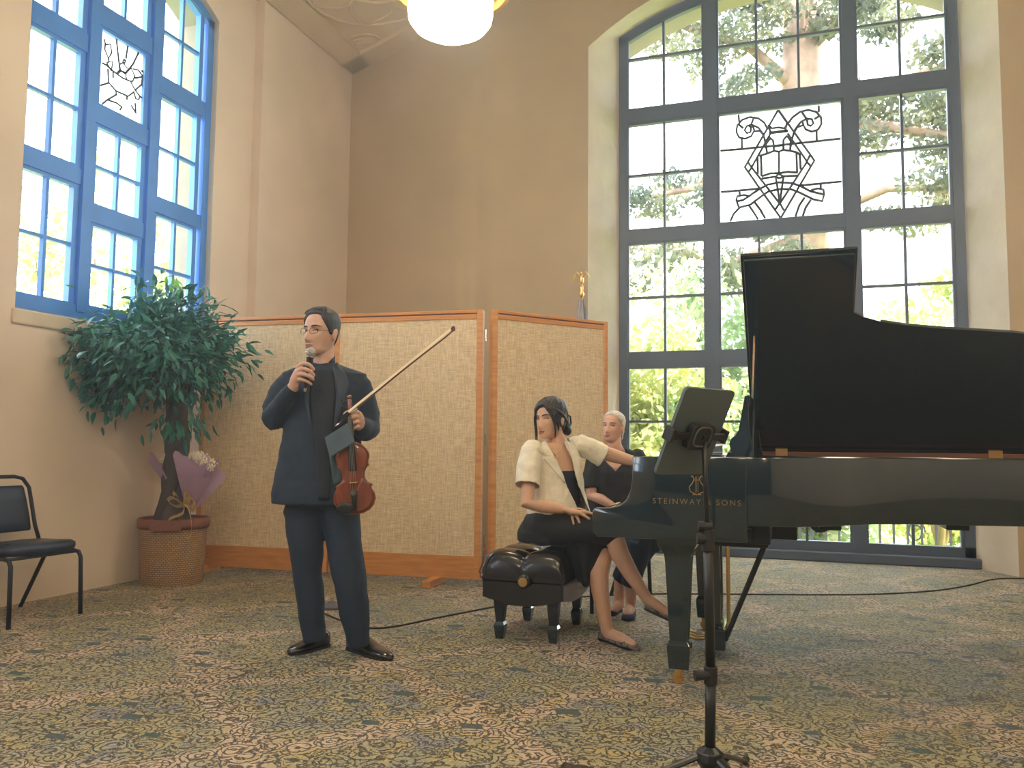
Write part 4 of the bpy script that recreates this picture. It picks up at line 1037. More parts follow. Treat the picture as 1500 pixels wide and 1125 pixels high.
for e in clus:
    small = e[2] < 1.35
    for i in range(26 if small else 66):
        p = e + rng.normal(size=3) * (V(.06, .06, .05) if small else V(.105, .105, .085)); p[0] = max(p[0], -4.985)
        o = unit(p - cc) * .9 + V(0, 0, -.45) + rng.normal(size=3) * .55
        if p[0] < -4.93: o[0] = abs(o[0]) * .4
        s_ = rng.uniform(.75, 1.3); tip = p + unit(o) * .095 * s_
        if tip[0] < -5.0 or (max(tip[1], p[1]) > 5.93 and p[2] < 2.25): continue
        allL.append((p, unit(o), s_))
def leaf_mat(p, o, s):
    up = unit(rng.normal(size=3) * .5 + V(0, -.2, 1)); x = unit(np.cross(o, up)); z = np.cross(x, o)
    return np.array([x, o, z]).T * s
order = sorted(range(len(allL)), key=lambda i: allL[i][0] @ FH - .25 * np.linalg.norm((allL[i][0] - cc) / cr_))
mb = MB()
newtop = onF(258, 428, cc @ FH)
for r, i in enumerate(order):
    p, o, s = allL[i]; M = leaf_mat(p, o, s)
    if r < 300:
        ob = bpy.data.objects.new('leaf', lme); COL.objects.link(ob); ob.parent = tp
        mm = Matrix(M.tolist()).to_4x4(); mm.translation = Vector(p - pt); ob.matrix_local = mm
    else:
        n0 = len(mb.v); mb.v.extend([tuple(M @ q + p) for q in LV]); mb.f.extend([tuple(a + n0 for a in f) for f in LF])
tag(mb.build('foliage', 'leaf', tp, smooth=True, fix=False), kind='stuff')
nl = MB()
for k in range(16):
    o = unit(V(rng.normal() * .5, rng.normal() * .3, 1)); p = newtop + rng.normal(size=3) * .035; M = leaf_mat(p, o, 1.0); n0 = len(nl.v)
    nl.v.extend([tuple(M @ q + p) for q in LV]); nl.f.extend([tuple(a + n0 for a in f) for f in LF])
tag(nl.build('new_growth', 'leaf_new', tp, smooth=True, fix=False), 'bright yellow green new leaves at the top', kind='stuff')

# bouquet in the pot
bq0 = V(-4.50, 5.33, .50)
bq = thing('bouquet', bq0, 'bouquet in lilac paper with yellow ribbon tucked into the basket', 'bouquet')
def wrap(tip, d, r, L_, a0, a1, ripple=.06, ph=0.0):
    d = unit(d); u = unit(np.cross(d, V(0, 1, .2))); w = np.cross(d, u); rings_o = []; m = MB()
    aa = np.linspace(a0, a1, 22)
    for t in np.linspace(.05, 1, 8):
        rings_o.append([tip + d * L_ * t * (1 + ripple * math.sin(5 * a + ph)) + (u * math.cos(a) + w * math.sin(a)) * r * (t ** .8) * (1 + .12 * math.sin(3 * a + ph)) for a in aa])
    n_ = len(aa); base = 0
    for rg in rings_o: m.v.extend(map(tuple, rg))
    for i in range(7):
        for j in range(n_ - 1): m.f.append((i * n_ + j, i * n_ + j + 1, (i + 1) * n_ + j + 1, (i + 1) * n_ + j))
    return m
wrap(bq0 + V(0, 0, .08), (.22, -.05, 1), .17, .42, -2.6, 2.6).build('paper_wrap', 'lilac_paper', bq, smooth=True, fix=False)
wrap(bq0 + V(0, .02, .06), (.45, .0, 1), .17, .36, -2.0, 2.4, ph=2).build('paper_wrap', 'lilac_paper', bq, smooth=True, fix=False)
wrap(bq0 + V(-.05, .02, .08), (-.62, .1, 1), .12, .52, -2.0, 1.8, ph=1).build('paper_wrap', 'lilac_paper', bq, smooth=True, fix=False)
fl_ = MB()
for c0 in (bq0 + V(.10, -.02, .50), bq0 + V(.19, -.02, .44), bq0 + V(.05, 0, .50), bq0 + V(-.25, .04, .48)):
    for q in clump(c0, (.075, .06, .05), 60): fl_.ell(q, .0075, n=6, m=4)
tag(fl_.build('baby_breath', 'white_flower', bq, fix=False), kind='stuff')
rb = MB()
kc = bq0 + V(.03, -.09, .13)
def ribbon(mb, pts, w, wd):
    pts = smooth_path(pts, 5); A = [p + wd * w / 2 for p in pts]; B = [p - wd * w / 2 for p in pts]; n0 = len(mb.v); k = len(pts)
    mb.v.extend(map(tuple, A + B)); mb.f.extend([(n0 + i, n0 + i + 1, n0 + k + i + 1, n0 + k + i) for i in range(k - 1)])
for a, L_ in ((.3, .13), (1.0, .12), (2.3, .12), (2.9, .13), (-.2, .11)):
    d = V(math.cos(a), -.25, math.sin(a) * .8)
    ribbon(rb, [kc, kc + d * L_ * .6 + V(0, -.02, .04), kc + d * L_, kc + d * L_ * .6 + V(0, .02, -.03), kc], .055, unit(V(.3, -.8, .5)))
ribbon(rb, [kc, kc + V(.09, -.06, -.02), kc + V(.15, -.09, -.12), kc + V(.15, -.09, -.22), kc + V(.12, -.10, -.24)], .03, unit(V(.5, -.5, .7)))
ribbon(rb, [kc, kc + V(.03, -.05, -.06), kc + V(-.06, -.07, -.10), kc + V(-.10, -.05, -.14)], .03, unit(V(.2, -.6, .7)))
rb.build('ribbon_bow', 'yellow_ribbon', bq, smooth=True, fix=False)
#__PART3__
# ================================================================ PEOPLE
def ring(c, s, hw, f, hd, n=28, e=2.3):
    c, s, f = V(c), V(s), V(f); out = []
    for a in np.linspace(0, 2 * math.pi, n, endpoint=False):
        ca, sa = math.cos(a), math.sin(a)
        out.append(c + s * hw * np.sign(ca) * abs(ca) ** (2 / e) + f * hd * np.sign(sa) * abs(sa) ** (2 / e))
    return out
def grow(mb, name, m, parent, voxel, it=6, cut=None, thick=0.0, noise=0.0, nscale=.12, loc=None):
    """union of overlapping closed pieces -> one continuous smooth surface"""
    me = bpy.data.meshes.new('tmp'); me.from_pydata([tuple(v) for v in mb.v], [], mb.f)
    bm = bmesh.new(); bm.from_mesh(me); bmesh.ops.recalc_face_normals(bm, faces=bm.faces); bm.to_mesh(me); bm.free()
    ob = bpy.data.objects.new('tmp', me); COL.objects.link(ob)
    r = ob.modifiers.new('r', 'REMESH'); r.mode = 'VOXEL'; r.voxel_size = voxel
    if it: s = ob.modifiers.new('s', 'SMOOTH'); s.iterations = it; s.factor = .5
    if noise:
        tx = bpy.data.textures.new('folds', 'CLOUDS'); tx.noise_scale = nscale; tx.noise_depth = 1
        d = ob.modifiers.new('d', 'DISPLACE'); d.texture = tx; d.strength = noise; d.mid_level = .5; d.texture_coords = 'GLOBAL'
    dg = bpy.context.evaluated_depsgraph_get(); res = bpy.data.meshes.new_from_object(ob.evaluated_get(dg))
    if cut is not None:
        bm = bmesh.new(); bm.from_mesh(res); kill = [f for f in bm.faces if cut(np.array(f.calc_center_median()), np.array(f.normal))]
        bmesh.ops.delete(bm, geom=kill, context='FACES'); bmesh.ops.smooth_vert(bm, verts=[v for v in bm.verts if v.is_boundary], factor=.5, use_axis_x=True, use_axis_y=True, use_axis_z=True)
        bm.to_mesh(res); bm.free()
        if thick:
            ob.modifiers.clear(); ob.data = res; sd = ob.modifiers.new('t', 'SOLIDIFY'); sd.thickness = thick; sd.offset = -1
            dg = bpy.context.evaluated_depsgraph_get(); res = bpy.data.meshes.new_from_object(ob.evaluated_get(dg))
    bpy.data.objects.remove(ob)
    o0 = origin_of(parent) if parent is not None else np.zeros(3)
    if loc is not None: o0 = V(loc)
    arr = np.empty(len(res.vertices) * 3); res.vertices.foreach_get('co', arr); arr = (arr.reshape(-1, 3) - o0).ravel(); res.vertices.foreach_set('co', arr)
    res.polygons.foreach_set('use_smooth', [True] * len(res.polygons)); res.materials.clear(); res.materials.append(MATS[m]); res.name = name; res.update()
    o = bpy.data.objects.new(name, res); COL.objects.link(o)
    if parent is not None: o.parent = parent
    if loc is not None: o.location = tuple(loc)
    return o
def bvh_of(o):
    o0 = origin_of(o); return BVHTree.FromPolygons([tuple(np.array(v.co) + o0) for v in o.data.vertices], [tuple(p.vertices) for p in o.data.polygons])
def patch(name, m, parent, A, B, bv, off=.006, nm=6, sub=4, thick=.004, smooth=True):
    """piece of cloth laid on a surface between two edges"""
    def dens(P):
        P = [V(*p) for p in P]; o = []
        for a, b in zip(P[:-1], P[1:]): o += [a + (b - a) * t for t in np.linspace(0, 1, sub, endpoint=False)]
        return o + [P[-1]]
    A, B = dens(A), dens(B); top = []; bot = []; last = None
    grid = []
    for a, b in zip(A, B):
        for t in np.linspace(0, 1, nm + 1):
            p = a + (b - a) * t; d = unit(ray(*p)); h = None
            for q in (bv if isinstance(bv, (list, tuple)) else [bv]):
                r = q.ray_cast(Vector(CP), Vector(d))
                if r[0] is not None and (h is None or r[3] < h): h = r[3]
            grid.append((d, h))
    hs = [h for _, h in grid if h is not None]; med = float(np.median(hs)) if hs else 4
    for d, h in grid:
        h = med if h is None else h
        top.append(CP + d * (h - off)); bot.append(CP + d * (h - off + thick))
    mb = MB(); n = nm + 1; r = len(A); mb.v = [tuple(p) for p in top + bot]; N = len(top)
    for i in range(r - 1):
        for j in range(nm):
            a = i * n + j; mb.f.append((a, a + 1, a + n + 1, a + n)); mb.f.append((N + a, N + a + n, N + a + n + 1, N + a + 1))
    for i in range(r - 1):
        for j in (0, nm): a = i * n + j; mb.f.append((a, a + n, N + a + n, N + a))
    for i in (0, r - 1):
        for j in range(nm): a = i * n + j; mb.f.append((a, a + 1, N + a + 1, N + a))
    return mb.build(name, m, parent, smooth=smooth)
# ---- head
HZL = np.array([-.115, -.107, -.09, -.06, -.03, 0, .03, .06, .09, .108, .118, .122])
HWX = np.array([.014, .032, .045, .056, .064, .069, .0725, .0725, .062, .044, .022, .004])
HYF = np.array([.070, .084, .089, .087, .086, .083, .085, .080, .060, .033, .008, -.015])
HYB = np.array([.040, .010, -.025, -.058, -.078, -.090, -.097, -.095, -.080, -.057, -.035, -.022])
G = lambda x, s: math.exp(-(x / s) ** 2)
def head_pt(z, a, w=1.0, nose=1.0):
    wx, yf, yb = np.interp(z, HZL, HWX) * w, np.interp(z, HZL, HYF), np.interp(z, HZL, HYB)
    yc = -.012 if z > -.07 else np.interp(z, [-.115, -.07], [.05, -.012]); e = 2.25
    ca, sa = math.cos(a), math.sin(a)
    x = wx * np.sign(sa) * abs(sa) ** (2 / e); y = yc + ((yf - yc) if ca > 0 else (yc - yb)) * np.sign(ca) * abs(ca) ** (2 / e)
    if ca > 0:
        nz = np.interp(z, [-.062, -.054, -.046, -.036, -.01, .016, .03], [0, .012, .025, .026, .014, .004, 0]) * nose
        nw = np.interp(z, [-.056, -.046, -.02, .02], [.017, .016, .011, .010])
        y += nz * G(x, nw)
        y -= .011 * (G(abs(x) - .031, .015)) * G(z - .003, .012)
        y += .005 * G(z - .024, .009) * G(abs(x) - .03, .03)
        y += .005 * G(abs(x) - .042, .018) * G(z + .026, .018)
        y += .006 * G(x, .021) * (G(z + .067, .0055) + 1.1 * G(z + .079, .006)) - .003 * G(x, .022) * G(z + .073, .003)
        y += .006 * G(x, .018) * G(z + .102, .010)
    return np.array([x, y, z])
class Head:
    def __init__(self, c, yaw, pitch=0.0, roll=0.0, s=1.0, w=1.0, nose=1.0):
        # yaw > 0 turns towards the left of the picture
        f = -FH * math.cos(yaw) - R0 * math.sin(yaw); r = np.cross(f, V(0, 0, 1)); u = V(0, 0, 1)
        f2 = f * math.cos(pitch) + u * math.sin(pitch); u2 = -f * math.sin(pitch) + u * math.cos(pitch)
        r2 = r * math.cos(roll) + u2 * math.sin(roll); u3 = -r * math.sin(roll) + u2 * math.cos(roll)
        self.c, self.A, self.s, self.w, self.nose = V(c), np.array([r2, f2, u3]), s, w, nose
    def P(self, p): return self.c + self.s * (V(p) @ self.A)
    def ax(self): return self.A
    def surf(self, x, z, off=0.0):
        """point of the face at local x, z"""
        best = None
        for a in np.linspace(-1.5, 1.5, 181):
            q = head_pt(z, a, self.w, self.nose)
            if best is None or abs(q[0] - x) < abs(best[0] - x): best = q
        return self.P(best + V(0, off, 0))
    def add(self, mb, nz=56, na=64):
        zs = -.115 + .237 * (1 - np.cos(np.linspace(.03, math.pi - .03, nz))) / 2
        mb.loft([[self.P(head_pt(z, a, self.w, self.nose)) for a in np.linspace(0, 2 * math.pi, na, endpoint=False)] for z in zs])
        for sx in (-1, 1):
            e = np.array([unit(self.A[0] * .35 + self.A[1] * .9 * -sx * sx), self.A[1], self.A[2]])
            mb.ell(self.P((sx * .074 * self.w, -.016, -.010)), (.010 * self.s, .019 * self.s, .031 * self.s), [unit(self.A[0] - .45 * sx * self.A[1]), unit(self.A[1] + .45 * sx * self.A[0]), self.A[2]])
            mb.ell(self.P((sx * .079 * self.w, -.024, .004)), (.006 * self.s, .014 * self.s, .020 * self.s), [unit(self.A[0] - .6 * sx * self.A[1]), unit(self.A[1] + .6 * sx * self.A[0]), self.A[2]])
    def hair(self, name, m, parent, line, t=.014, t_top=.02, lo=-.10, tex=.0):
        """close cap of hair; line gives hairline height over angle in degrees from the face"""
        la, lz = zip(*line); mb = MB(); zs = lo + (.122 - lo) * (1 - np.cos(np.linspace(.02, math.pi - .02, 54))) / 2; rings = []
        for z in zs:
            r = []
            for a in np.linspace(0, 2 * math.pi, 96, endpoint=False):
                d = math.degrees(a); ad = d if d <= 180 else d - 360
                zh = np.interp(ad, la, lz) if min(la) < 0 else np.interp(abs(ad), la, lz)
                mk = min(1, max(0, (z - zh) / .012 + .5)); mk = mk * mk * (3 - 2 * mk)
                p = head_pt(z, a, self.w, self.nose); nrm = unit(V(p[0] / .07 ** 2, (p[1] + .01) / .09 ** 2, (p[2] - .0) / .12 ** 2))
                tt = t + (t_top - t) * max(0, min(1, (z - .02) / .08))
                wv = tex * math.sin(17 * a + 40 * z) if tex else 0
                r.append(self.P(p + nrm * (-.007 + (tt + wv + .007) * mk)))
            rings.append(r)
        return mb.loft(rings).build(name, m, parent, smooth=True)
    def features(self, parent, brow, lipm='lip', glasses=None, brow_t=.0035, look=0.0, eye_open=.0042):
        for sx in (-1, 1):
            ex = .031 * sx
            e = MB(); c = self.surf(ex, .003, -.0035)
            e.ell(c, (.0125 * self.s, .0065 * self.s, eye_open * self.s), self.A, n=14, m=8); eo = e.build('eye', 'eye_white', parent, smooth=True)
            c2 = self.surf(ex - .003 * look, .003, .0012)
            MB().ell(c2, (.0052 * self.s, .003 * self.s, eye_open * .98 * self.s), self.A, n=12, m=8).build('iris', 'eye_dark', eo, smooth=True)
            lid_ = [self.surf(ex + q, .003 + eye_open * (1.25 - (q / .0145) ** 2 * 1.1), .0018) for q in np.linspace(-.0145, .0145, 7)]
            MB().tube(lid_, [.001 * self.s, .0016 * self.s, .0019 * self.s, .002 * self.s, .0019 * self.s, .0016 * self.s, .001 * self.s], 6).build('eyelid', brow, eo, smooth=True)
            b = [self.surf(ex + sx * q, .022 + .005 * (1 - ((q - .004) / .022) ** 2), .0018) for q in np.linspace(-.018, .024, 8)]
            MB().tube(b, [brow_t * self.s * k for k in (.6, .9, 1, 1, .95, .85, .65, .35)], 8, flat=(1, 1)).build('eyebrow', brow, parent, smooth=True)
        l1_ = [self.surf(x, -.0665 - .0018 * (abs(x) < .004) - .0045 * (abs(x) / .024) ** 2, .0005) for x in np.linspace(-.024, .024, 9)]
        l2_ = [self.surf(x, -.0785 + .0035 * (abs(x) / .022) ** 2, .0008) for x in np.linspace(-.021, .021, 9)]
        lp_ = MB().tube(l1_, [self.s * k for k in (.001, .0026, .0036, .004, .0036, .004, .0036, .0026, .001)], 8)
        lp_.tube(l2_, [self.s * k for k in (.001, .003, .0042, .0046, .0048, .0046, .0042, .003, .001)], 8)
        lp_.build('lips', lipm, parent, smooth=True)
        ms = [self.surf(x, -.0725 - .0006 * abs(x) / .02, .0024) for x in np.linspace(-.022, .022, 7)]
        MB().tube(ms, .0009 * self.s, 6).build('mouth_line', 'eye_dark', parent, smooth=True)
        if glasses:
            for sx in (-1, 1):
                g = [self.P((sx * .033 + .0225 * math.cos(t), .098 - .012 * (math.cos(t) * sx > .6), -.002 + .0155 * math.sin(t))) for t in np.linspace(0, 2 * math.pi, 22)]
                go = MB().tube(g, .0011 * self.s, 6).build('glasses_rim', glasses, parent, smooth=True)
                MB().tube([self.P((sx * .0555, .09, .001)), self.P((sx * .074, .05, .003)), self.P((sx * .078, -.01, .004))], .0011 * self.s, 6).build('temple', glasses, go, smooth=True)
            MB().tube([self.P((-.0105, .099, .002)), self.P((0, .103, .004)), self.P((.0105, .099, .002))], .001 * self.s, 6).build('bridge', glasses, parent, smooth=True)
class Per:
    def __init__(self, F): self.F = F
    def K(self, x, y, d=0.0): return onF(x, y, self.F - d)
    def r(self, px, d=0.0): return px * (self.F - d) / F_PX
def shoe(name, m, parent, heel, toe, w=.048, hh=.075, flat=False, z0=None):
    heel, toe = V(heel), V(toe); d = toe - heel; L_ = np.linalg.norm(d); d = d / L_; up = V(0, 0, 1); s = unit(np.cross(d, up)); up = np.cross(s, d)
    prof = [(0, .55, .62), (.03, .72, .9), (.12, .80, 1.0), (.25, .80, 1.0), (.4, .84, .86), (.55, .96, .62), (.7, 1.0, .50), (.84, .90, .43), (.94, .66, .34), (.985, .4, .24), (1.0, .15, .16)]
    if flat: prof = [(0, .5, .6), (.03, .66, .8), (.12, .74, .85), (.3, .72, .6), (.5, .84, .5), (.68, 1.0, .52), (.82, .92, .52), (.93, .66, .42), (.985, .4, .3), (1.0, .15, .2)]
    rings = []
    for t, wk, hk in prof:
        c = heel + d * L_ * t; W_, H_ = w * wk, hh * hk; r = []
        for a in np.linspace(0, 2 * math.pi, 20, endpoint=False):
            ca, sa = math.cos(a), math.sin(a); y = (sa * .5 + .5) ** .8
            if sa < -.55: y = 0
            r.append(c + s * W_ * np.sign(ca) * abs(ca) ** .75 + up * H_ * y)
        rings.append(r)
    o = MB().loft(rings).build(name, m, parent, smooth=True)
    so = []
    for t in np.linspace(0, 1, 12):
        wk = np.interp(t, [p[0] for p in prof], [p[1] for p in prof]); c = heel + d * L_ * t
        so.append([c - s * w * wk * 1.04 + up * .0, c + s * w * wk * 1.04, c + s * w * wk * 1.04 + up * .012, c - s * w * wk * 1.04 + up * .012])
    MB().loft(so).build('sole', 'rubber', o)
    return o

# ---------------------------------------------------------------- standing man
M_ = Per(4.43); K = M_.K
S0, F0_ = R0, -FH
man = thing('person', V(*(K(495, 950)[:2]), 0), 'man in dark suit and glasses standing with microphone, violin and bow', 'person')
hd = Head(K(470, 488.5, .02), math.radians(27), math.radians(1), 0, 1.085, 1.0, 1.3)
def fingers(mb, rows, K, r0=.0095):
    for i, row in enumerate(rows):
        pts = [K(*p) for p in row]; rr = r0 * (1, 1, .95, .82, .95)[i % 5]
        mb.tube(smooth_path(pts, 3), list(np.linspace(rr * 1.08, rr * .85, (len(pts) - 1) * 3 + 1)), 9, round_=True)
b = MB(); hd.add(b)
b.tube([hd.P((0, -.03, -.06)), K(473, 530, .0), K(474, 548, -.02)], [.054, .058, .075], 18, round_=True)
# trunk and limbs below the clothes
b.loft([ring(K(474, 545, 0), S0, .15, F0_, .07), ring(K(474, 575, 0), S0, .16, F0_, .10), ring(K(470, 650, 0), S0, .14, F0_, .09), ring(K(469, 735, 0), S0, .15, F0_, .10)])
ARM_R = [K(424, 568, 0), K(399, 613, .03), K(430, 566, .20)]
ARM_L = [K(525, 570, 0), K(539, 626, -.0), K(525, 621, .22)]
b.tube(ARM_R, [.042, .040, .030], 12, round_=True); b.tube(ARM_L, [.042, .040, .032], 12, round_=True)
b.tube([K(447, 745), K(452, 838), K(459, 918)], [.075, .055, .04], 12, round_=True); b.tube([K(499, 750, .03), K(513, 838, .05), K(524, 925, .05)], [.075, .055, .04], 12, round_=True)
# right hand round the microphone
b.tube([K(429, 567, .20), K(433, 556, .205), K(438, 545, .205)], [.028, .033, .030], 12, round_=True, flat=(1.05, .8))
b.ell(K(437, 550, .205), (.030, .022, .040), [unit(R0 + V(0, 0, .0)), -FH, V(0, 0, 1)])
fingers(b, [[(436, 538, .215), (444, 532.5, .236), (453, 534.5, .238), (459, 541, .215)],
            [(435, 545, .215), (443, 540.5, .240), (453, 543, .242), (459.5, 549.5, .216)],
            [(434, 551, .215), (442, 548, .240), (452, 551, .240), (458.5, 556, .214)],
            [(433, 557, .21), (441, 556, .232), (450, 559, .232), (456, 563, .21)],
            [(436, 556, .19), (443, 547, .175), (450, 538, .178), (453, 532, .186)]], K, .0118)
# left hand round the violin neck and bow
b.ell(K(525.5, 615, .225), (.022, .030, .042), [R0, -FH, V(0, 0, 1)])
b.tube([K(526, 624, .215), K(526, 612, .235)], [.029, .028], 12, round_=True)
fingers(b, [[(527, 606, .235), (521, 603, .268), (513.5, 605.5, .272), (509.5, 610.5, .25)],
            [(527.5, 612.5, .235), (521, 610.5, .268), (514, 613, .270), (511, 617, .248)],
            [(527.5, 619, .235), (522, 618, .264), (516, 620.5, .262), (513.5, 624, .242)],
            [(527, 625, .23), (523, 625.5, .256), (518.5, 628, .254), (516.5, 631, .236)],
            [(524, 610, .20), (516, 603, .205), (508, 604, .235), (504.5, 607.5, .25)]], K, .0112)
bd_ = grow(b, 'body', 'skin_man', man, .0036, 5)
hd.features(man, 'hair_black', 'lip_man', glasses='lead', look=1.0)
hd.hair('hair', 'hair_black', man, [(0, .090), (22, .088), (36, .082), (46, .060), (56, .040), (66, .022), (76, -.008), (90, -.014), (100, .012), (115, -.03), (140, -.055), (180, -.065)], .006, .015)
qf = MB()
for k in range(26):
    a = rng.uniform(-1.25, 1.25); z = .088 + .012 * math.cos(a * 1.2); d = rng.normal() * .006
    p0 = head_pt(z, a); p1 = head_pt(min(.112, z + .018), a * .85)
    qf.tube([hd.P(p0 * V(1, 1, 1) + V(0, .003, -.004)), hd.P(p0 * V(1.02, 1.02, 1) + V(d, .006, .012)), hd.P(p1 + V(d, -.004, .016)), hd.P(p1 * V(.8, .55, 1) + V(d, -.01, .022))], [.004, .0075, .008, .004], 7, round_=True)
qf.build('hair_front', 'hair_black', man, smooth=True)
# trousers
tr_ = MB()
tr_.loft([ring(K(470, 690), S0, M_.r(50), F0_, .125), ring(K(470, 722), S0, M_.r(53), F0_, .13), ring(K(471, 742), S0, M_.r(50), F0_, .12)])
tr_.tube([K(446, 752), K(448, 790, .01), K(451, 838, .02), K(455, 885, .02), K(461, 939, .015)], [M_.r(q) for q in (28.5, 26, 20.5, 19.5, 16)], 20, round_=False)
tr_.ell(K(446, 750), (M_.r(30), .11, M_.r(22))); tr_.ell(K(497, 752, .01), (M_.r(29), .11, M_.r(22)))
tr_.tube([K(498, 752, .01), K(504, 795, .03), K(511, 840, .05), K(518, 888, .05), K(526, 947, .045)], [M_.r(q) for q in (28.5, 25.5, 24, 22, 15.5)], 20, round_=False)
trou = grow(tr_, 'trousers', 'suit', man, .008, 4, noise=.012, nscale=.09)
# jacket
jk = MB()
jk.loft([ring(K(473, 533, 0), S0, M_.r(20), F0_, .062), ring(K(474, 540, 0), S0, M_.r(44), F0_, .085), ring(K(475, 547, 0), S0, M_.r(62), F0_, .095), ring(K(475, 570, .005), S0, M_.r(61), F0_, .122), ring(K(474, 600, .01), S0, M_.r(57), F0_, .135),
         ring(K(472, 645, .015), S0, M_.r(57), F0_, .138), ring(K(467, 690, .015), S0, M_.r(61), F0_, .148), ring(K(464, 722, .015), S0, M_.r(64.5), F0_, .155), ring(K(464, 737, .015), S0, M_.r(65), F0_, .155)])
jk.tube([K(424, 560, .0), K(413, 574, .01), K(402, 600, .03), K(400, 614, .05), K(412, 594, .12), K(426, 572, .185)], [M_.r(q) for q in (17, 18, 17.5, 17.5, 14, 11)], 18, round_=True)
jk.tube([K(526, 564, .0), K(533, 582, -.005), K(539, 608, -.01), K(538, 628, .02), K(533, 630, .10), K(527.5, 626, .185)], [M_.r(q) for q in (17, 17.5, 17.5, 18.5, 16.5, 12.5)], 18, round_=True)
jac = grow(jk, 'jacket', 'suit', man, .0065, 4, noise=.014, nscale=.085)
bj = [bvh_of(jac), bvh_of(trou)]
patch('shirt_front', 'shirt_black', man, [(455, 541), (452, 575), (455, 620), (461, 665), (464, 700), (466, 733)], [(487, 541), (492, 575), (490, 620), (486, 665), (484, 700), (483, 733)], bj[0], .003, 8)
patch('lapel', 'suit_lapel', man, [(452, 536), (441, 552), (440, 566), (446, 590), (455, 625)], [(457, 538), (455, 556), (453, 575), (453, 600), (457, 628)], bj[0], .013, 5)
patch('lapel', 'suit_lapel', man, [(487, 537), (490, 556), (492, 575), (491, 605), (488, 628)], [(494, 530), (507, 548), (512, 562), (504, 590), (490, 630)], bj[0], .013, 5)
# standing shirt collar
cl_ = MB(); nk = K(472.5, 537, 0.005)
rg = []
for zz, rr in ((-.025, .072), (.012, .066), (.030, .0655), (.030, .060), (.0, .060), (-.025, .064)):
    rg.append([nk + rr * (math.cos(a) * R0 + math.sin(a) * -FH * .92) + V(0, 0, zz * (1 - .75 * max(0, math.sin(a)) ** 3) + .022 * (1 - math.sin(a)) - .030 * max(0, math.sin(a)) ** 4) for a in np.linspace(0, 2 * math.pi, 32, endpoint=False)])
cl_.loft(rg).build('shirt_collar', 'shirt_black', man, smooth=True)
MB().tube([K(444, 557, .219), K(444, 562, .2)], .001, 4)
shoe('shoe', 'shoe_black', man, onz(479, 946), onz(423, 960), .050, .098)
shoe('shoe', 'shoe_black', man, onz(513, 950), onz(573, 968), .052, .100)
# microphone (held: a thing of its own)
mc0, mc1 = K(455.3, 517, .215), K(447, 573, .20)
mic = thing('microphone', mc1, 'handheld microphone with grey ball grille in the right hand of the man', 'microphone')
md_ = unit(mc0 - mc1); ms_ = unit(np.cross(md_, FH)); max_ = [ms_, np.cross(md_, ms_), md_]; Lm = np.linalg.norm(mc0 - mc1)
MB().lathe([(.0, .0), (.0095, .002), (.0100, .025), (.0105, .03), (.0135, Lm * .5), (.018, Lm - .03), (.019, Lm - .022), (.0, Lm - .02)], mc1, 18, max_).build('handle', 'rubber', mic, smooth=False)
MB().lathe([(.0, -.004), (.0085, -.003), (.0102, .004), (.0103, .016), (.0, .018)], mc1, 16, max_).build('connector_ring', 'chrome', mic)
g_ = MB().ell(mc0 + md_ * .002, (.0262, .0262, .0275), max_, 22, 14).build('ball_grille', 'mic_grey', mic, smooth=True)
MB().lathe([(.026, -.003), (.0275, -.002), (.0275, .002), (.026, .003)], mc0 + md_ * .002, 24, max_, cap=False).build('grille_band', 'chrome', g_)
MB().lathe([(.0175, -.025), (.0225, -.022), (.0225, -.016), (.0, -.015)], mc0 + md_ * .0, 20, max_).build('collar_ring', 'chrome', mic)
# violin
v0, v1 = K(521, 753, .235), K(511.5, 578, .255)
vl = thing('violin', v0, 'reddish brown violin held upright by its neck in the left hand', 'violin')
vv = unit(v1 - v0); vn = unit(-FH + .1 * R0); vu = unit(np.cross(vv, vn)); vn = np.cross(vu, vv); vu = vu if vu @ R0 > 0 else -vu
ks = np.linalg.norm(v1 - v0) / .592
prof = [(0.0, .018), (.004, .042), (.018, .072), (.04, .092), (.07, .1035), (.098, .1005), (.12, .090), (.132, .086), (.139, .0925), (.146, .086), (.155, .068), (.172, .0575), (.19, .0555), (.21, .0585), (.228, .068), (.236, .080), (.243, .077), (.255, .076), (.28, .0835), (.30, .082), (.322, .070), (.34, .050), (.352, .028), (.356, .012)]
half = [(w, t) for t, w in prof]; outl = [(w * ks, t * ks) for w, t in half] + [(-w * ks, t * ks) for w, t in reversed(half)]
MB().prism(outl, v0, vu, vv, vn, -.016, .016).build('soundbox', 'violin_wood', vl, bevel=.003, angle=50)
cx = (0, .19 * ks)
inn_ = [(w * .80, (t - .19 * ks) * .9 + .19 * ks) for w, t in outl]
MB().loft([[v0 + vu * a + vv * c + vn * .0155 for a, c in [(w * .95, (t - .19 * ks) * .975 + .19 * ks) for w, t in outl]], [v0 + vu * a + vv * c + vn * .021 for a, c in inn_], [v0 + vu * a * .5 + vv * ((c - .19 * ks) * .6 + .19 * ks) + vn * .024 for a, c in outl]]).build('belly_plate', 'violin_wood', vl, smooth=True)
q = lambda a, t, n_: v0 + vu * a * ks + vv * t * ks + vn * n_
MB().loft([ring(q(0, .33, .018), vu, .016, vn, .010, 12), ring(q(0, .40, .016), vu, .0115, vn, .010, 12), ring(q(0, .48, .016), vu, .0105, vn, .009, 12), ring(q(0, .50, .012), vu, .012, vn, .011, 12), ring(q(0, .56, .004), vu, .0095, vn, .012, 12), ring(q(0, .578, -.002), vu, .009, vn, .012, 12)]).build('neck', 'violin_wood', vl, smooth=True)
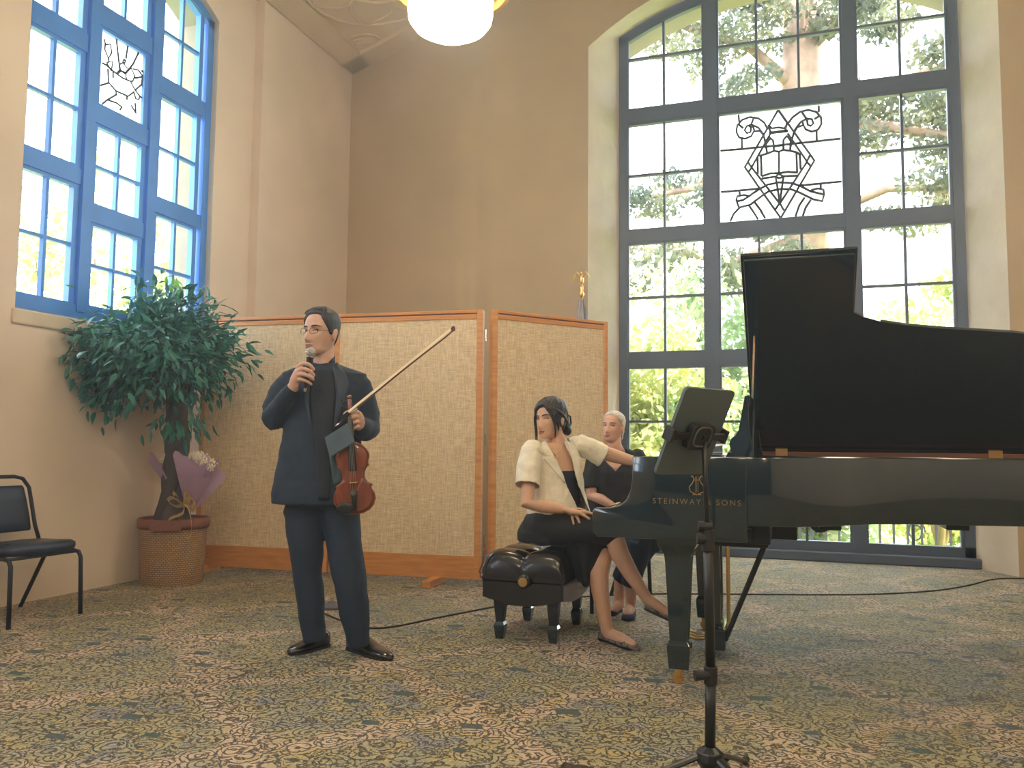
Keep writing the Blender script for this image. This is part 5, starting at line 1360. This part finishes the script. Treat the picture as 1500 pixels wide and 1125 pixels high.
sc_ = MB(); sc_.tube([q(0, .572 + .013 * (1 - s / 14) * math.sin(s), -.004 + .016 * (1 - s / 14) * math.cos(s)) for s in np.linspace(0, 11, 34)], .0085, 8, flat=(1, 1)); sc_.tube([q(-.013, .580, -.004), q(.013, .580, -.004)], .008, 10); sc_.build('scroll', 'violin_wood', vl, smooth=True)
MB().loft([ring(q(0, .215, .034), vu, .0205, vn, .004, 12, 3), ring(q(0, .36, .030), vu, .016, vn, .004, 12, 3), ring(q(0, .485, .027), vu, .012, vn, .004, 12, 3)]).build('fingerboard', 'ebony', vl, smooth=True)
for k_, (s_, t_) in enumerate(((1, .515), (1, .545), (-1, .53), (-1, .56))):
    MB().tube([q(-s_ * .012, t_, .003), q(s_ * .03, t_, .003)], .0032, 8).build('peg', 'ebony', vl); 
    MB().ell(q(s_ * .037, t_, .003), (.007, .004, .009), [vu, vn, vv], 10, 6).build('peg', 'ebony', vl, smooth=True)
MB().prism([(-.021 * ks, 0), (-.018 * ks, .026), (-.01, .031), (.01, .031), (.018 * ks, .026), (.021 * ks, 0), (.012, .008), (-.012, .008)], q(0, .158, .022), vu, vn, vv, -.002, .002).build('string_bridge', 'maple', vl)
MB().loft([ring(q(0, .02, .026), vu, .010, vn, .005, 12, 3), ring(q(0, .08, .034), vu, .014, vn, .005, 12, 3), ring(q(0, .118, .038), vu, .021, vn, .005, 12, 3)]).build('tailpiece', 'ebony', vl, smooth=True)
MB().ell(q(-.045, .035, .030), (.045, .010, .032), [vu, vn, vv], 20, 8).build('chin_rest', 'ebony', vl, smooth=True)
for s_ in (-1.5, -.5, .5, 1.5):
    MB().tube([q(s_ * .008, .115, .044), q(s_ * .0085, .158, .054), q(s_ * .004, .49, .032)], .0007, 5).build('string', 'string', vl)
for s_ in (-1, 1):
    MB().tube([q(s_ * (.030 + .006 * math.sin(t * 2.2)), .155 + .032 * t, .0215) for t in np.linspace(-1.1, 1.1, 11)], [.003, .002, .0015, .0015, .0018, .002, .0018, .0015, .0015, .002, .003], 6, flat=(1, .3)).build('sound_hole', 'ebony', vl)
# bow
b0, b1 = K(494.5, 616, .285), K(663.5, 479.5, .27)
bw = thing('violin_bow', b0, 'violin bow with pale hair pointing up to the right from the hand of the man', 'bow')
bd2 = unit(b1 - b0); bn2 = unit(np.cross(bd2, -FH)); bn2 = bn2 if bn2[2] < 0 else -bn2   # bn2: below the hair
Lb = np.linalg.norm(b1 - b0)
st_ = [b0 + bd2 * Lb * t + bn2 * (.017 - .007 * math.sin(math.pi * t)) * (1 if t < .97 else .8) for t in np.linspace(0, .985, 16)]
MB().tube(st_, [.0048] * 4 + [.0044] * 6 + [.0038] * 6, 8).build('stick', 'bow_wood', bw, smooth=True)
MB().box(b0 + bd2 * (Lb * .5 + .02), (Lb * .955, .0115, .002), [bd2, unit(np.cross(-FH, bd2)), unit(np.cross(bd2, np.cross(-FH, bd2)))]).build('hair', 'bow_hair', bw)
MB().prism([(.02, -.006), (.02, .018), (.065, .018), (.07, -.004)], b0, bd2, bn2, -FH, -.006, .006).build('frog', 'ebony', bw, bevel=.001)
MB().tube([b0 + bd2 * -.028 + bn2 * .016, b0 + bd2 * .0 + bn2 * .016], .0048, 10).build('adjuster_screw', 'chrome', bw, smooth=True)
MB().tube([b0 + bd2 * .075 + bn2 * .015, b0 + bd2 * .115 + bn2 * .0145], .0054, 10).build('grip_winding', 'string', bw, smooth=True)
MB().prism([(-.02, .016), (-.012, -.004), (.004, -.006), (.010, .004), (.0, .02)], b1, bd2, bn2, -FH, -.0045, .0045).build('tip_head', 'bow_wood', bw, bevel=.001)
# grey cloth draped over the violin
cg = thing('cleaning_cloth', K(497, 640, .30), 'grey cloth folded in the left hand over the violin shoulder', 'cloth')
def sheet(name, m, parent, quad, dep, amp=.006, n=12, thick=.003):
    mb = MB(); P = []
    a, b_, c, d = [V(*q_) for q_ in quad]
    for j in range(n + 1):
        for i in range(n + 1):
            u, v = i / n, j / n; p = (a * (1 - u) + b_ * u) * (1 - v) + (d * (1 - u) + c * u) * v
            dd = (dep[0] * (1 - u) + dep[1] * u) * (1 - v) + (dep[3] * (1 - u) + dep[2] * u) * v
            P.append(K(p[0], p[1], dd + amp * math.sin(5 * u + 2 * v) * math.sin(3 * v + .5)))
    N = len(P); P2 = [p + FH * thick for p in P]; mb.v = [tuple(p) for p in P + P2]; w = n + 1
    for j in range(n):
        for i in range(n):
            k = j * w + i; mb.f += [(k, k + 1, k + w + 1, k + w), (N + k, N + k + w, N + k + w + 1, N + k + 1)]
    for i in range(n):
        for k, k2 in ((i, i + 1), (n * w + i, n * w + i + 1), (i * w, (i + 1) * w), (i * w + n, (i + 1) * w + n)): mb.f.append((k, k2, N + k2, N + k))
    return mb.build(name, m, parent, smooth=True)
sheet('front_fold', 'cloth_grey', cg, [(475.5, 641), (510, 619), (519.5, 648), (483, 670)], (.272, .30, .315, .295))
sheet('hanging_fold', 'cloth_grey', cg, [(480, 655), (497, 652), (500, 705), (489, 711)], (.21, .215, .205, .205))

# ---------------------------------------------------------------- woman at the bench
P_ = Per(4.97); K = P_.K
wo = thing('person', V(*(K(815, 900)[:2]), 0), 'woman in short sleeved cream linen shirt and black skirt on the bench', 'person')
hw_ = Head(K(806.5, 615, .02), math.radians(44), math.radians(-1), math.radians(-3), 1.02, 1.02, 1.0)
sR, sL = K(777, 657, .15), K(845, 650, -.10)
sx3 = unit((sL - sR) * V(1, 1, 0)); fx3 = np.cross(V(0, 0, 1), sx3); fx3 = fx3 if fx3 @ FH < 0 else -fx3
Tm = (sR + sL) / 2
def tc(px, py): return K(px, py, (K(px, py) - K(px, py)) @ FH + .02)
b = MB(); hw_.add(b)
b.tube([hw_.P((0, -.032, -.06)), K(815, 642, .0), K(814, 655, .0)], [.046, .048, .062], 18, round_=True)
b.loft([ring(tc(813, 649), sx3, .075, fx3, .055), ring(tc(812, 655), sx3, .135, fx3, .075), ring(tc(812, 668), sx3, .155, fx3, .095), ring(tc(814, 692), sx3, .145, fx3, .112), ring(tc(815, 715), sx3, .130, fx3, .10), ring(tc(812, 745), sx3, .14, fx3, .105), ring(tc(806, 778), sx3, .15, fx3, .11)])
eR, wR = K(772, 738, .27), K(826, 746, .27)
b.tube([sR, (sR + eR) / 2, eR, (eR * .6 + wR * .4), wR], [.05, .043, .041, .040, .026], 14, round_=True)
eL, wL = K(900, 668, -.13), K(950, 682, -.14)
b.tube([sL, K(872, 660, -.12), eL, wL], [.05, .046, .043, .026], 14, round_=True)
# right hand on the thigh, fingers spread
b.tube([wR, K(836, 749, .272), K(845, 751, .27)], [.027, .032, .026], 12, round_=True, flat=(1.25, .62))
b.tube([wR, K(838, 752, .268), K(842, 753, .262)], [.024, .027, .02], 12, round_=True, flat=(1.1, .62))
fingers(b, [[(845, 750, .266), (855, 749.5, .27), (864, 751.5, .268), (871.5, 753.5, .264)],
            [(845, 752, .268), (852, 753.5, .274), (858.5, 757, .272), (863.5, 760.5, .266)],
            [(842, 753, .268), (845.5, 758, .275), (848.5, 765, .272), (850.5, 771, .266)],
            [(837, 753, .268), (838.5, 759, .274), (840, 766, .27), (841.5, 772, .264)],
            [(836, 747, .255), (844, 745.5, .24), (851, 746, .232), (857, 748, .23)]], K, .0098)
# left hand resting behind the arm of the piano
b.tube([wL, K(960, 686, -.14)], [.026, .03], 12, round_=True, flat=(1, .7))
fingers(b, [[(962, 683 + i * 3, -.15 + i * .012), (970, 684 + i * 3, -.15 + i * .012), (978, 690 + i * 2, -.15 + i * .012)] for i in range(4)] + [[(956, 690, -.10), (962, 695, -.09), (966, 698, -.09)]], K, .0095)
# legs: right crossed over left
kR, aR = K(897, 780, .22), K(948, 877, .23)
kL, aL = K(886, 800, .13), K(889, 925, .22)
b.tube([K(792, 768, .10), K(845, 772, .17), kR], [.085, .08, .058], 16, round_=True)
b.tube([kR, K(908, 812, .21), K(924, 840, .215), aR], [.056, .055, .046, .031], 16, round_=True)
b.tube([K(805, 768, -.05), K(845, 782, .05), kL], [.085, .078, .058], 16, round_=True)
b.tube([kL, K(877, 838, .14), K(879, 865, .17), aL], [.057, .060, .052, .033], 16, round_=True)
b.tube([aR, K(958, 884, .235), K(980, 899, .245), K(988, 905, .25)], [.033, .034, .028, .02], 12, round_=True)
hl, tl = onz(880, 936), onz(936, 954)
b.tube([aL, hl * .8 + tl * .2 + V(0, 0, .045), hl * .45 + tl * .55 + V(0, 0, .038), hl * .15 + tl * .85 + V(0, 0, .028)], [.033, .036, .032, .022], 12, round_=True)
wb_ = grow(b, 'body', 'skin_pianist', wo, .0038, 5)
hw_.features(wo, 'hair_dark', look=1.5, brow_t=.003, eye_open=.0046)
wh = hw_.hair('hair', 'hair_dark', wo, [(-180, -.07), (-130, -.06), (-100, -.045), (-78, -.04), (-60, -.005), (-45, .032), (-25, .06), (-8, .075), (8, .070), (25, .058), (45, .035), (60, .012), (78, -.015), (100, -.04), (130, -.06), (180, -.07)], .013, .021, tex=.0012)
st2 = MB()
for pts, r in (([(.045, .075, .06), (.066, .068, .01), (.068, .062, -.05), (.064, .066, -.10), (.060, .07, -.135)], .0055), ([(.05, .07, .05), (.07, .055, .0), (.073, .045, -.06), (.068, .05, -.12)], .006),
               ([(-.045, .078, .06), (-.066, .062, .015), (-.073, .048, -.03), (-.071, .042, -.075), (-.064, .044, -.11)], .0075), ([(-.04, .08, .065), (-.066, .055, .02), (-.077, .025, -.03), (-.075, .02, -.07)], .010),
               ([(-.02, .06, .115), (-.062, .05, .07), (-.083, .0, .03), (-.075, -.06, -.01), (-.045, -.10, -.03)], .014), ([(.0, .04, .125), (-.05, .0, .10), (-.075, -.05, .05), (-.04, -.11, -.01)], .016)):
    st2.tube([hw_.P(p) for p in smooth_path(pts, 4)], [r * (1 - .75 * abs(2 * t - .8) ** 2 / 1.44) for t in np.linspace(0, 1, (len(pts) - 1) * 4 + 1)], 8, round_=True)
st2.build('loose_strands', 'hair_dark', wh, smooth=True)
bun = MB(); bun.ell(hw_.P((-.01, -.115, -.025)), (.040, .030, .058), hw_.A); bun.ell(hw_.P((-.025, -.118, -.065)), (.030, .026, .032), hw_.A); bun.ell(hw_.P((0, -.125, .02)), (.025, .02, .03), hw_.A)
grow(bun, 'hair_bun', 'hair_dark', wh, .004, 3, noise=.004, nscale=.02)
clip_ = MB()
for s in (-1, 1): clip_.tube([hw_.P((-.012 + s * .008, -.10 , .045)), hw_.P((-.012 + s * .018, -.148, .02)), hw_.P((-.012 + s * .016, -.153, -.02)), hw_.P((-.012 + s * .006, -.143, -.05))], .006, 8, round_=True)
clip_.build('hair_clip', 'ebony', wo, smooth=True)
# camisole, skirt, shirt
cmx = MB(); cmx.loft([ring(tc(815, 689), sx3, .150, fx3, .118), ring(tc(816, 715), sx3, .138, fx3, .112), ring(tc(813, 748), sx3, .148, fx3, .115)]); grow(cmx, 'camisole', 'black_cloth', wo, .007, 3)
sk = MB()
sk.loft([ring(tc(812, 742), sx3, .145, fx3, .118), ring(tc(806, 760), sx3, .165, fx3, .135), ring(K(802, 778, .04), sx3, .185, fx3, .15), ring(K(803, 792, .04), sx3, .185, fx3, .15)])
sk.tube([K(792, 772, .10), K(835, 772, .17), K(872, 774, .21), K(892, 778, .22)], [.115, .105, .088, .078], 18, round_=True)
sk.tube([K(806, 772, -.05), K(845, 780, .04), K(884, 793, .12)], [.11, .10, .078], 18, round_=True)
sk.tube([K(862, 785, .16), K(858, 820, .13), K(858, 851, .12)], [.085, .058, .04], 16, round_=True, flat=(1.1, .7))
sk.tube([K(846, 790, .12), K(848, 830, .10), K(850, 846, .10)], [.08, .05, .03], 16, round_=True)
sk.tube([K(872, 790, .17), K(869, 815, .15), K(864, 845, .14)], [.06, .04, .028], 16, round_=True)
grow(sk, 'skirt', 'black_cloth', wo, .008, 5, noise=.014, nscale=.10)
sh = MB()
sh.loft([ring(tc(814, 645), sx3, .070, fx3, .066), ring(tc(813, 651), sx3, .125, fx3, .085), ring(tc(812, 660), sx3, .165, fx3, .105), ring(tc(813, 675), sx3, .172, fx3, .122), ring(tc(815, 695), sx3, .172, fx3, .136), ring(tc(816, 720), sx3, .180, fx3, .140), ring(tc(818, 742), sx3, .200, fx3, .150), ring(tc(819, 753), sx3, .208, fx3, .155)])
dR = unit(eR - sR); mR_ = sR + dR * np.linalg.norm(eR - sR) * .68
sh.ell(sR + V(.012, 0, -.010), .062); sh.ell(sL + V(-.008, 0, -.008), .060)
sh.tube([sR + V(.01, 0, .0), sR + dR * .1, mR_ + V(-.004, -.004, 0)], [.064, .070, .074], 20, round_=False)
dL = unit(K(884, 663, -.13) - sL)
sh.tube([sL, K(862, 656, -.11), K(884, 668, -.125)], [.062, .070, .072], 20, round_=False)
NV = [(797, 641), (803, 652), (812, 668), (824, 694), (832, 715), (842, 735), (850, 752), (868, 760), (858, 735), (848, 712), (843, 694), (838, 672), (830, 655), (826, 643), (815, 634)]
def in_poly(x, y, P):
    c = False; j = len(P) - 1
    for i in range(len(P)):
        if (P[i][1] > y) != (P[j][1] > y) and x < (P[j][0] - P[i][0]) * (y - P[i][1]) / (P[j][1] - P[i][1]) + P[i][0]: c = not c
        j = i
    return c
def topx(p):
    d = V(p) - CP; z = d @ FW; return 750 + F_PX * (d @ RT) / z, 562.5 - F_PX * (d @ UP) / z
hemR = mR_ + dR * -.004
def cut_sh(c, n):
    x, y = topx(c)
    if n @ FH < .3 and in_poly(x, y, NV): return True
    if n @ dR > .6 and np.linalg.norm(c - mR_) < .09: return True
    if n[2] < -.75 and c[2] < tc(818, 748)[2] + .01: return True
    if n[2] > .8 and np.linalg.norm((c - tc(814, 645))[:2]) < .066: return True
    if n @ dL > .6 and np.linalg.norm(c - K(884, 668, -.125)) < .09: return True
    return False
sho = grow(sh, 'shirt', 'linen', wo, .0055, 5, cut=cut_sh, thick=.004, noise=.016, nscale=.07)
bs = [bvh_of(sho), bvh_of(wb_)]
patch('lapel', 'linen', sho, [(791, 648), (788, 655), (791, 664), (804, 667), (796, 672), (812, 690), (826, 706)], [(797, 648), (804, 657), (810, 666), (816, 674), (820, 684), (826, 697), (829, 708)], bs, .009, 5, thick=.005)
patch('lapel', 'linen', sho, [(826, 640), (833, 654), (837, 668), (840, 682), (842, 694), (845, 706)], [(838, 644), (846, 660), (852, 672), (852, 684), (848, 700), (847, 710)], bs, .009, 5, thick=.005)
nk_ = MB(); nk_.tube([K(802, 650, .11), K(806, 657, .135), K(813, 665, .15), K(820, 660, .12), K(825, 650, .08)], .0013, 6); nk_.ell(K(813, 666, .153), (.006, .004, .007)); nk_.build('necklace', 'gilt', wo, smooth=True)
s1 = shoe('shoe', 'tweed', wo, hl, tl, .043, .062, flat=True)
MB().ell(hl * .30 + tl * .70 + V(0, 0, .034), (.024, .030, .008), None, 14, 6).build('bow_tie', 'ebony', s1, smooth=True)
s2 = shoe('shoe', 'tweed', wo, K(943, 892, .225), K(992, 914, .25), .041, .055, flat=True)

# ---------------------------------------------------------------- woman behind
chair2 = make_chair((-1.25, 5.735, 0), math.radians(-48), 'black stacking chair under the older woman in black', 'vinyl_navy', .48)
T_ = Per(5.80); K = T_.K
ow = thing('person', V(*(K(895, 890)[:2]), 0), 'older woman with pulled back white hair in black, seated behind the piano', 'person')
ho = Head(K(898, 626.5, 0), math.radians(33), math.radians(7), math.radians(2), .94, 1.0, .9)
b = MB(); ho.add(b)
b.tube([ho.P((0, -.03, -.06)), K(900, 652, .0), K(903, 664, -.02)], [.050, .050, .066], 16, round_=True)
so = R0; fo = -FH
fo_ = unit(-FH * .95 + R0 * .3); so_ = np.cross(fo_, V(0, 0, 1)); so_ = so_ if so_ @ R0 > 0 else -so_
b.loft([ring(K(903, 664), so_, .14, fo_, .07), ring(K(902, 685), so_, .155, fo_, .10), ring(K(897, 720), so_, .14, fo_, .10), ring(K(890, 765), so_, .16, fo_, .11)])
b.tube([K(872, 672, .06), K(866, 700, .10), K(866, 726, .12), K(880, 731, .20), K(896, 740, .26)], [.048, .043, .04, .036, .026], 12, round_=True)
b.tube([K(934, 670, -.04), K(943, 705, 0), K(940, 732, .05), K(915, 742, .24)], [.048, .043, .04, .026], 12, round_=True)
b.tube([K(896, 740, .26), K(904, 744, .28)], [.026, .028], 10, round_=True, flat=(1, .6)); b.tube([K(915, 742, .24), K(907, 746, .27)], [.026, .028], 10, round_=True, flat=(1, .6))
fingers(b, [[(904, 741 + 2 * i, .285), (912, 742 + 2 * i, .295), (918, 746 + 2 * i, .29)] for i in range(4)] + [[(901, 739, .27), (907, 737, .28), (911, 739, .285)]], K, .009)
fingers(b, [[(907, 743 + 2 * i, .30), (900, 744 + 2 * i, .31), (894, 748 + 2 * i, .305)] for i in range(4)] + [[(909, 741, .29), (904, 739, .30), (900, 741, .30)]], K, .009)
F1, F2 = onz(922, 905), onz(905, 899)
b.tube([K(880, 765, .1), K(935, 790, .40), F1 + V(0, .05, .20), F1 + V(0, .05, .09)], [.085, .055, .04, .036], 14, round_=True)
b.tube([K(905, 765, 0), K(950, 792, .34), F2 + V(0, .05, .22), F2 + V(0.0, .05, .09)], [.085, .055, .04, .036], 14, round_=True)
b.tube([F1 + V(0, .05, .09), F1 + V(0, .03, .05), F1 + V(0, -.06, .03)], [.036, .036, .025], 10, round_=True); b.tube([F2 + V(0, .05, .09), F2 + V(0, .03, .05), F2 + V(-.02, -.06, .03)], [.036, .036, .025], 10, round_=True)
ob_ = grow(b, 'body', 'skin_turner', ow, .0042, 4)
ho.features(ow, 'bark', look=1.0, brow_t=.0026, eye_open=.0050)
ho.hair('hair', 'hair_white', ow, [(0, .088), (25, .082), (45, .068), (62, .045), (78, .022), (95, .0), (110, -.03), (180, -.07)], .008, .012)
hb = MB(); hb.ell(ho.P((0, -.118, -.01)), (.035, .028, .04), ho.A); hb.build('hair_bun', 'hair_white', ow, smooth=True)
for sx in (-1,): MB().tube([ho.P((sx * .080, -.012, -.042)), ho.P((sx * .082, -.010, -.06)), ho.P((sx * .080, -.008, -.082))], .0035, 6, round_=True).build('earring', 'paper', ow, smooth=True)
tp_ = MB()
tp_.loft([ring(K(903, 656), so_, .075, fo_, .075), ring(K(903, 661), so_, .13, fo_, .085), ring(K(903, 670), so_, .175, fo_, .105), ring(K(901, 692), so_, .178, fo_, .135), ring(K(898, 722), so_, .168, fo_, .130), ring(K(893, 750), so_, .175, fo_, .135), ring(K(890, 772), so_, .19, fo_, .14)])
tp_.ell(K(872, 674, .06), .066); tp_.ell(K(934, 671, -.04), .066)
tp_.tube([K(872, 673, .06), K(865, 698, .10), K(865, 715, .11)], [.062, .060, .058], 16); tp_.tube([K(934, 670, -.04), K(943, 703, 0), K(942, 718, .03)], [.062, .060, .058], 16)
NO = [(886, 655), (880, 662), (888, 676), (902, 690), (914, 676), (920, 662), (914, 655)]
def cut_o(c, n):
    x, y = topx(c)
    return (n @ FH < .2 and in_poly(x, y, NO)) or (n[2] > .8 and np.linalg.norm((c - K(903, 656))[:2]) < .07)
grow(tp_, 'blouse', 'black_cloth', ow, .007, 4, cut=cut_o, thick=.004, noise=.012, nscale=.09)
pn_ = MB()
pn_.loft([ring(K(893, 752), so_, .175, fo_, .14), ring(K(890, 775), so_, .195, fo_, .16), ring(K(890, 788), so_, .19, fo_, .155)])
pn_.tube([K(880, 768, .1), K(915, 776, .28), K(938, 788, .40)], [.115, .105, .085], 16, round_=True); pn_.tube([K(905, 768, 0), K(935, 778, .2), K(954, 792, .34)], [.115, .105, .085], 16, round_=True)
kq1, kq2 = K(935, 790, .40), K(950, 792, .34); lq1, lq2 = F1 + V(0, .05, .20), F2 + V(0, .05, .22)
pn_.tube([kq1, kq1 * .5 + lq1 * .5, lq1], [.088, .085, .062], 16); pn_.tube([kq2, kq2 * .5 + lq2 * .5, lq2], [.088, .085, .060], 16)
grow(pn_, 'trousers', 'navy_cloth', ow, .008, 5, noise=.012, nscale=.09)
shoe('shoe', 'navy_cloth', ow, F1 + V(0, .09, 0), F1 + V(.005, -.12, 0), .043, .07, flat=True)
shoe('shoe', 'navy_cloth', ow, F2 + V(-.01, .10, 0), F2 + V(-.05, -.11, 0), .043, .07, flat=True)
